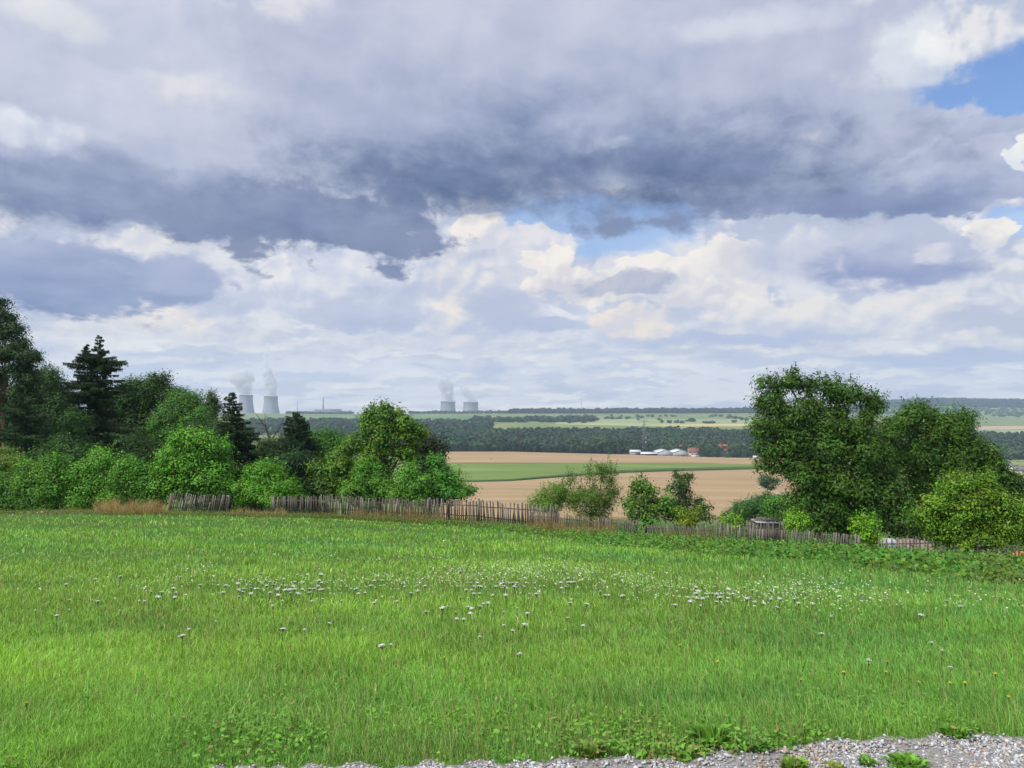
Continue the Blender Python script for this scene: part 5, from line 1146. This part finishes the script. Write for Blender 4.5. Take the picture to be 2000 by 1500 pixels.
# ------------------------------------------------------------------ gravel
def gravel():
    n, m_ = 240, 26; px = np.linspace(-500, 2500, n); V_ = []
    for p in px:
        u = (p-1000)/F; Yf = hit(p, float(edge_py(np.array([p]))[0])-6, 2.0)[1]
        Ys = np.linspace(-2.5, Yf, m_); Xs = u*np.maximum(Ys, 0)+u*3*np.clip(-Ys, 0, 1)*0+u*np.where(Ys < 1.5, (1.5-Ys)*.5, 0); V_.append(np.stack([Xs, Ys, terr(Xs, Ys)+.004+.012*(Ys < Yf-.1)], -1))
    V_ = np.concatenate(V_); i, j = np.meshgrid(np.arange(n-1), np.arange(m_-1), indexing='ij'); f = np.stack([i*m_+j, (i+1)*m_+j, (i+1)*m_+j+1, i*m_+j+1], -1).reshape(-1, 4)
    m = pmat('gravel_bed', [(0.3, (.09, .08, .068)), (0.5, (.19, .182, .17)), (0.7, (.30, .295, .29))], 55, 6, .95, bump=.8, bscale=140)
    tag(mesh_np('gravel_path', V_, f, m, smooth=True), kind='structure')
    r = np.random.default_rng(81); N_ = 90000; px = r.uniform(150, 2250, N_); py = r.uniform(1425, 1640, N_)
    PY = HOR-(terr(0*YTAB, YTAB)-EYE)/YTAB*F; Y = np.interp(-py, -PY, YTAB); X = (px-1000)/F*Y; gp = gpx(X, Y); k = gp > edge_py(px)+3+r.normal(size=N_)*4; X, Y, px, gp = X[k], Y[k], px[k], gp[k]
    dens = fbm(X/.25, Y/.25, 83, 3); k = r.random(len(X)) < np.clip(dens*2.4-.6, .08, 1); X, Y, px = X[k], Y[k], px[k]; n = len(X)
    g = (1+5**.5)/2; ico = np.array([(-1, g, 0), (1, g, 0), (-1, -g, 0), (1, -g, 0), (0, -1, g), (0, 1, g), (0, -1, -g), (0, 1, -g), (g, 0, -1), (g, 0, 1), (-g, 0, -1), (-g, 0, 1)])/1.9
    fi = np.array([(0, 11, 5), (0, 5, 1), (0, 1, 7), (0, 7, 10), (0, 10, 11), (1, 5, 9), (5, 11, 4), (11, 10, 2), (10, 7, 6), (7, 1, 8), (3, 9, 4), (3, 4, 2), (3, 2, 6), (3, 6, 8), (3, 8, 9), (4, 9, 5), (2, 4, 11), (6, 2, 10), (8, 6, 7), (9, 8, 1)])
    s_ = np.minimum(np.exp(r.normal(size=n)*.5)*.0047, .012); sc = np.stack([s_*r.uniform(.8, 1.5, n), s_*r.uniform(.7, 1.2, n), s_*r.uniform(.45, .9, n)], -1)
    v = ico[None]*(1+.22*r.normal(size=(n, 12, 1)))*sc[:, None]; a = r.uniform(0, 2*PI, n); c_, s2 = np.cos(a)[:, None], np.sin(a)[:, None]
    v = np.stack([v[..., 0]*c_-v[..., 1]*s2, v[..., 0]*s2+v[..., 1]*c_, v[..., 2]+v[..., 0]*r.normal(size=(n, 1))*.3], -1)
    v = v+np.stack([X, Y, terr(X, Y)+.016+sc[:, 2]*.4], -1)[:, None]; fc = (fi[None]+(np.arange(n)*12)[:, None, None]).reshape(-1, 3)
    col = np.array([.31, .315, .33])*r.uniform(.45, 1.5, (n, 1)); w_ = (r.random(n) < .22+.4*(np.abs(px-1530) < 60))[:, None]; col = np.where(w_, np.array([.28, .225, .17])*r.uniform(.6, 1.4, (n, 1)), col)
    m, nt, out = new_mat('stone'); at = nt.nodes.new('ShaderNodeAttribute'); at.attribute_name = 'tint'; p = nt.nodes.new('ShaderNodeBsdfPrincipled'); nt.links.new(at.outputs['Color'], p.inputs['Base Color']); p.inputs['Roughness'].default_value = .85; nt.links.new(p.outputs[0], out.inputs[0])
    tag(mesh_np('gravel_stones', v.reshape(-1, 3), fc, m, attr={'tint': np.repeat(np.clip(col, 0, .75), 12, 0)}), kind='stuff')
gravel()
def weed(px, py, rad, nl, hgt, base, label, seed, name='weed_tuft', wid=.010, broad=0):
    r = np.random.default_rng(seed+400); x, Y = hit(px, py, 2.5); z = tz(x, Y)
    root = empty(name, (x, Y, z), label, 'weed')
    a = r.uniform(0, 2*PI, nl); q = r.random(nl)**.5*rad*.5; X = q*np.cos(a); Yy = q*np.sin(a); ln = hgt*.75*r.uniform(.5, 1.2, nl); out = r.uniform(.1, .9, nl)
    w = wid*r.uniform(.6, 1.3, nl); s1 = -np.sin(a)*w; s2 = np.cos(a)*w; tx = X+np.cos(a)*ln*out; ty = Yy+np.sin(a)*ln*out; tzp = ln*(1-.45*out)
    mx_, my_, mz_ = X+np.cos(a)*ln*out*.4, Yy+np.sin(a)*ln*out*.4, ln*.6
    v = np.stack([np.stack([X-s1*.4, Yy-s2*.4, 0*X], -1), np.stack([X+s1*.4, Yy+s2*.4, 0*X], -1), np.stack([mx_+s1, my_+s2, mz_], -1), np.stack([mx_-s1, my_-s2, mz_], -1), np.stack([tx, ty, tzp], -1)], 1).reshape(-1, 3)
    o = np.arange(nl)*5; c = np.array(base)*1.7*r.uniform(.5, 1.5, (nl, 1)); mesh_np('leaves', v, [np.stack([o, o+1, o+2, o+3], -1), np.stack([o+3, o+2, o+4], -1)], M_GRASS, root, {'tint': np.repeat(c, 5, 0)})
    if broad:
        rr = r.uniform(0, rad*.8, broad); aa = r.uniform(0, 2*PI, broad); p_ = np.stack([rr*np.cos(aa), rr*np.sin(aa), r.uniform(.005, hgt*.5, broad)], -1)
        v, f = leaf_quads(p_, r.normal(size=(broad, 3))*.4+[0, 0, 1], .032*r.uniform(.6, 1.3, broad), .018*r.uniform(.6, 1.3, broad), r.normal(size=(broad, 3)))
        mesh_np('rosette', v, f, M_LEAF, root, {'tint': np.repeat(np.array(base)*.8*r.uniform(.6, 1.4, (broad, 1)), 4, 0)})
weed(1545, 1498, .10, 90, .075, (.09, .17, .02), 'small yellow-green weed tuft on the gravel, leftmost of four', 1, broad=40)
weed(1622, 1502, .08, 60, .06, (.12, .15, .03), 'sparse brownish weed tuft at the lower edge of the gravel', 2)
weed(1690, 1493, .07, 80, .06, (.07, .15, .02), 'small dark green weed tuft in the middle of the gravel', 3)
weed(1768, 1497, .15, 190, .075, (.08, .18, .02), 'largest weed tuft on the gravel, dark green and spreading', 4, broad=120)
weed(1860, 1436, .12, 120, .085, (.07, .16, .02), 'dark weed tuft on the edge between grass and gravel at the right', 5, broad=60)
weed(1385, 1448, .14, 70, .14, (.07, .17, .02), 'dark broad-leaved dock plant standing in the near grass', 6, name='dock_plant', wid=.02)
weed(1475, 1462, .10, 160, .08, (.07, .15, .035), 'fine feathery grey-green weed on the grass edge', 7)
weed(1150, 1470, .12, 60, .11, (.09, .14, .03), 'ragged weed with brownish stems at the gravel edge below the middle', 8, wid=.014)

# ------------------------------------------------------------------ white umbels in the meadow
def umbel_mesh(seed, R=.018, hs=.22):
    r = np.random.default_rng(seed+700); v = []; t = []; mi = []
    def disc(c, rad, nrm_t, mid):
        b = len(v); k = 6
        for j in range(k): a = 2*PI*j/k+.3; v.append([c[0]+rad*math.cos(a), c[1]+rad*math.sin(a), c[2]+nrm_t[0]*math.cos(a)*rad+nrm_t[1]*math.sin(a)*rad])
        v.append([c[0], c[1], c[2]+rad*.12])
        for j in range(k): t.append([b+j, b+(j+1) % k, b+k]); mi.append(mid)
    for i in range(30):
        q = math.sqrt((i+.5)/30)*R; a = i*2.39996; zz = hs+.005*(1-(q/R)**2)+r.normal()*.002
        disc((q*math.cos(a), q*math.sin(a), zz), R*.19*r.uniform(.8, 1.2), (-q/R*.3*math.cos(a), -q/R*.3*math.sin(a)), 0)
    def rod(a, b, w):
        a = np.array(a); b = np.array(b); k0 = len(v)
        for c in (a, b):
            for j in range(3): v.append([c[0]+w*math.cos(2.09*j), c[1]+w*math.sin(2.09*j), c[2]])
        for j in range(3): t.append([k0+j, k0+(j+1) % 3, k0+3+(j+1) % 3]); t.append([k0+j, k0+3+(j+1) % 3, k0+3+j]); mi.extend([1, 1])
    rod((r.normal()*.02, r.normal()*.02, -.02), (0, 0, hs-.03), .0022)
    for j in range(8): a = j*.785; rod((0, 0, hs-.03), (R*.7*math.cos(a), R*.7*math.sin(a), hs+.003), .0012)
    me = bpy.data.meshes.new('wild_carrot'); me.from_pydata(v, [], t); me.materials.append(M_PETAL); me.materials.append(M_STEM); me.polygons.foreach_set('material_index', mi); me.update(); return me
M_PETAL = pmat('white_petals', [(0.4, (.42, .43, .40)), (0.6, (.62, .62, .60))], 60, 2, .8)
M_YPETAL = pmat('yellow_petals', [(0.4, (.65, .42, .02)), (0.6, (.78, .55, .04))], 60, 2, .8)
M_STEM = pmat('green_stem', [(0.4, (.07, .13, .03)), (0.6, (.10, .17, .04))], 20, 2, .8)
UM = [umbel_mesh(k) for k in range(6)]
fl = []; r = np.random.default_rng(91)
for (cx, cy, sx_, sy_, n) in [(540, 1141, 55, 10, 46), (500, 1128, 130, 14, 22), (955, 1143, 42, 6, 42), (1100, 1122, 55, 9, 26), (920, 1112, 60, 5, 14), (1390, 1158, 36, 8, 28), (1480, 1163, 70, 7, 26), (1240, 1165, 80, 14, 18), (700, 1140, 120, 22, 16), (1030, 1170, 130, 12, 18), (360, 1165, 150, 12, 16),
                              (130, 1185, 110, 12, 8), (980, 1200, 60, 14, 10), (600, 1150, 420, 38, 24), (420, 1103, 70, 4, 18), (160, 1128, 60, 8, 5), (1750, 1180, 160, 12, 7), (1750, 1250, 200, 30, 4), (840, 1230, 300, 20, 6), (100, 1002, 90, 1.5, 26), (1000, 1048, 16, 3, 3)]:
    for _ in range(n): fl.append((r.normal()*sx_*1.0+cx, r.normal()*sy_*1.25+cy))
for _ in range(18): fl.append((r.uniform(100, 1400), r.uniform(1050, 1110)))
places = []
for (px, py) in fl:
    if not (-30 < px < 2030): continue
    hh = .20; x, Y = hit_h(px, py, hh)
    if Y > 56 or Y > np.interp(px, pxs, FOOTY)+.8: continue
    places.append((Y, x))
places.sort()
for i, (Y, x) in enumerate(places[:290]):
    o = bpy.data.objects.new('wild_carrot', UM[i % 6]); COL.objects.link(o); s_ = r.uniform(.5, 1.3); o.location = (x, Y, tz(x, Y)-.04); o.scale = (s_*r.uniform(.9, 1.3), s_, 1.0); o.rotation_euler = (r.normal()*.10, r.normal()*.10, r.uniform(0, 6.28))
    fx, fy = 1000+x/Y*F, HOR-(tz(x, Y)+.2-EYE)/Y*F
    if fy < 1030: w_ = 'tiny white umbel on the far rim of the meadow near the fence', 'white umbels on the far rim'
    elif fx > 1620: w_ = 'white umbel scattered singly in the right end of the meadow', 'scattered white umbels at the right'
    elif fx > 1290: w_ = 'white umbel in the loose drift right of the middle, below the plum tree', 'white umbels of the right drift'
    elif fx > 1030: w_ = 'white umbel in the thin drift below the straw-choked fence', 'white umbels of the thin middle drift'
    elif fx > 800: w_ = 'white umbel in the dense drift at the middle of the meadow', 'white umbels of the middle drift'
    elif fx > 400: w_ = 'white umbel in the dense drift left of the middle, below the towers', 'white umbels of the left drift'
    else: w_ = 'white umbel sparsely set in the left part of the meadow', 'sparse white umbels at the left'
    tag(o, w_[0], 'flower', w_[1])
rest_ = places[290:]
rn = np.random.default_rng(92)
X, Y, px, gp, _ = meadow_points(30000, 93, 1060, 1215); bc = np.interp(px, [-100, 300, 600, 1150, 1300, 1700, 2100], [1142, 1152, 1150, 1142, 1172, 1190, 1200]); k = (fbm(X/2.6, Y/1.8, 45, 3) > .50) & (rn.random(len(X)) < np.exp(-((gp-bc)/22)**2)*np.interp(px, [-100, 200, 420, 1150, 1250, 1620, 1750, 2100], [.25, .45, 1, 1, .55, .6, .15, .08])+.03); X, Y = X[k], Y[k]
X = np.concatenate([X, [q[1] for q in rest_]]); Y = np.concatenate([Y, [q[0] for q in rest_]]); n = len(X)
pos = np.stack([X, Y, terr(X, Y)+rn.uniform(.12, .26, n)], -1); s_ = rn.uniform(.6, 1.4, n)*np.maximum(.020, Y*.0019)
v, f = leaf_quads(pos, rn.normal(size=(n, 3))*.35+[0, -.2, 1], s_, s_*.8, rn.normal(size=(n, 3))); c = np.where((rn.random(n) < .35)[:, None], np.array([.60, .61, .57]), np.array([.36, .44, .24]))*rn.uniform(.7, 1.1, (n, 1))
tag(mesh_np('small_meadow_flowers', v, f, M_LEAF, attr={'tint': np.repeat(c, 4, 0)}), kind='stuff')
# a few small yellow flower heads in the near right grass
me = umbel_mesh(20, .010, .10); me.name = 'hawkbit'; me.materials[0] = M_YPETAL
for (px, py) in [(1645, 1316), (1722, 1315), (1730, 1296), (1883, 1334), (1905, 1315), (1852, 1340), (1560, 1330), (1785, 1352), (1690, 1300), (1940, 1322), (1330, 1258), (1400, 1290), (870, 1290), (60, 1372), (1100, 1232), (1960, 1360)]:
    x, Y = hit_h(px, py, .09); o = bpy.data.objects.new('hawkbit', me); COL.objects.link(o); o.location = (x, Y, tz(x, Y)-.01); o.rotation_euler = (.1, .1, px)
    tag(o, 'tiny yellow flower head low in the near grass', 'flower', 'small yellow flowers in the near grass')


# ------------------------------------------------------------------ the air between here and the hills
def haze():
    x0, x1, y0, y1, z0, z1 = -7700, 7700, -7700, 7700, -260, 280
    v = [[x, y, z] for z in (z0, z1) for (x, y) in ((x0, y0), (x1, y0), (x1, y1), (x0, y1))]
    q = [[0, 3, 2, 1], [4, 5, 6, 7], [0, 1, 5, 4], [1, 2, 6, 5], [2, 3, 7, 6], [3, 0, 4, 7]]
    m, nt, out = new_mat('haze'); p = nt.nodes.new('ShaderNodeVolumePrincipled'); nt.links.new(p.outputs[0], out.inputs['Volume'])
    p.inputs['Color'].default_value = (.55, .68, .93, 1); p.inputs['Density'].default_value = 1.05e-4; p.inputs['Anisotropy'].default_value = 0.1
    o = mesh_np("haze", v, np.array(q), m); tag(o, kind='stuff')
haze()
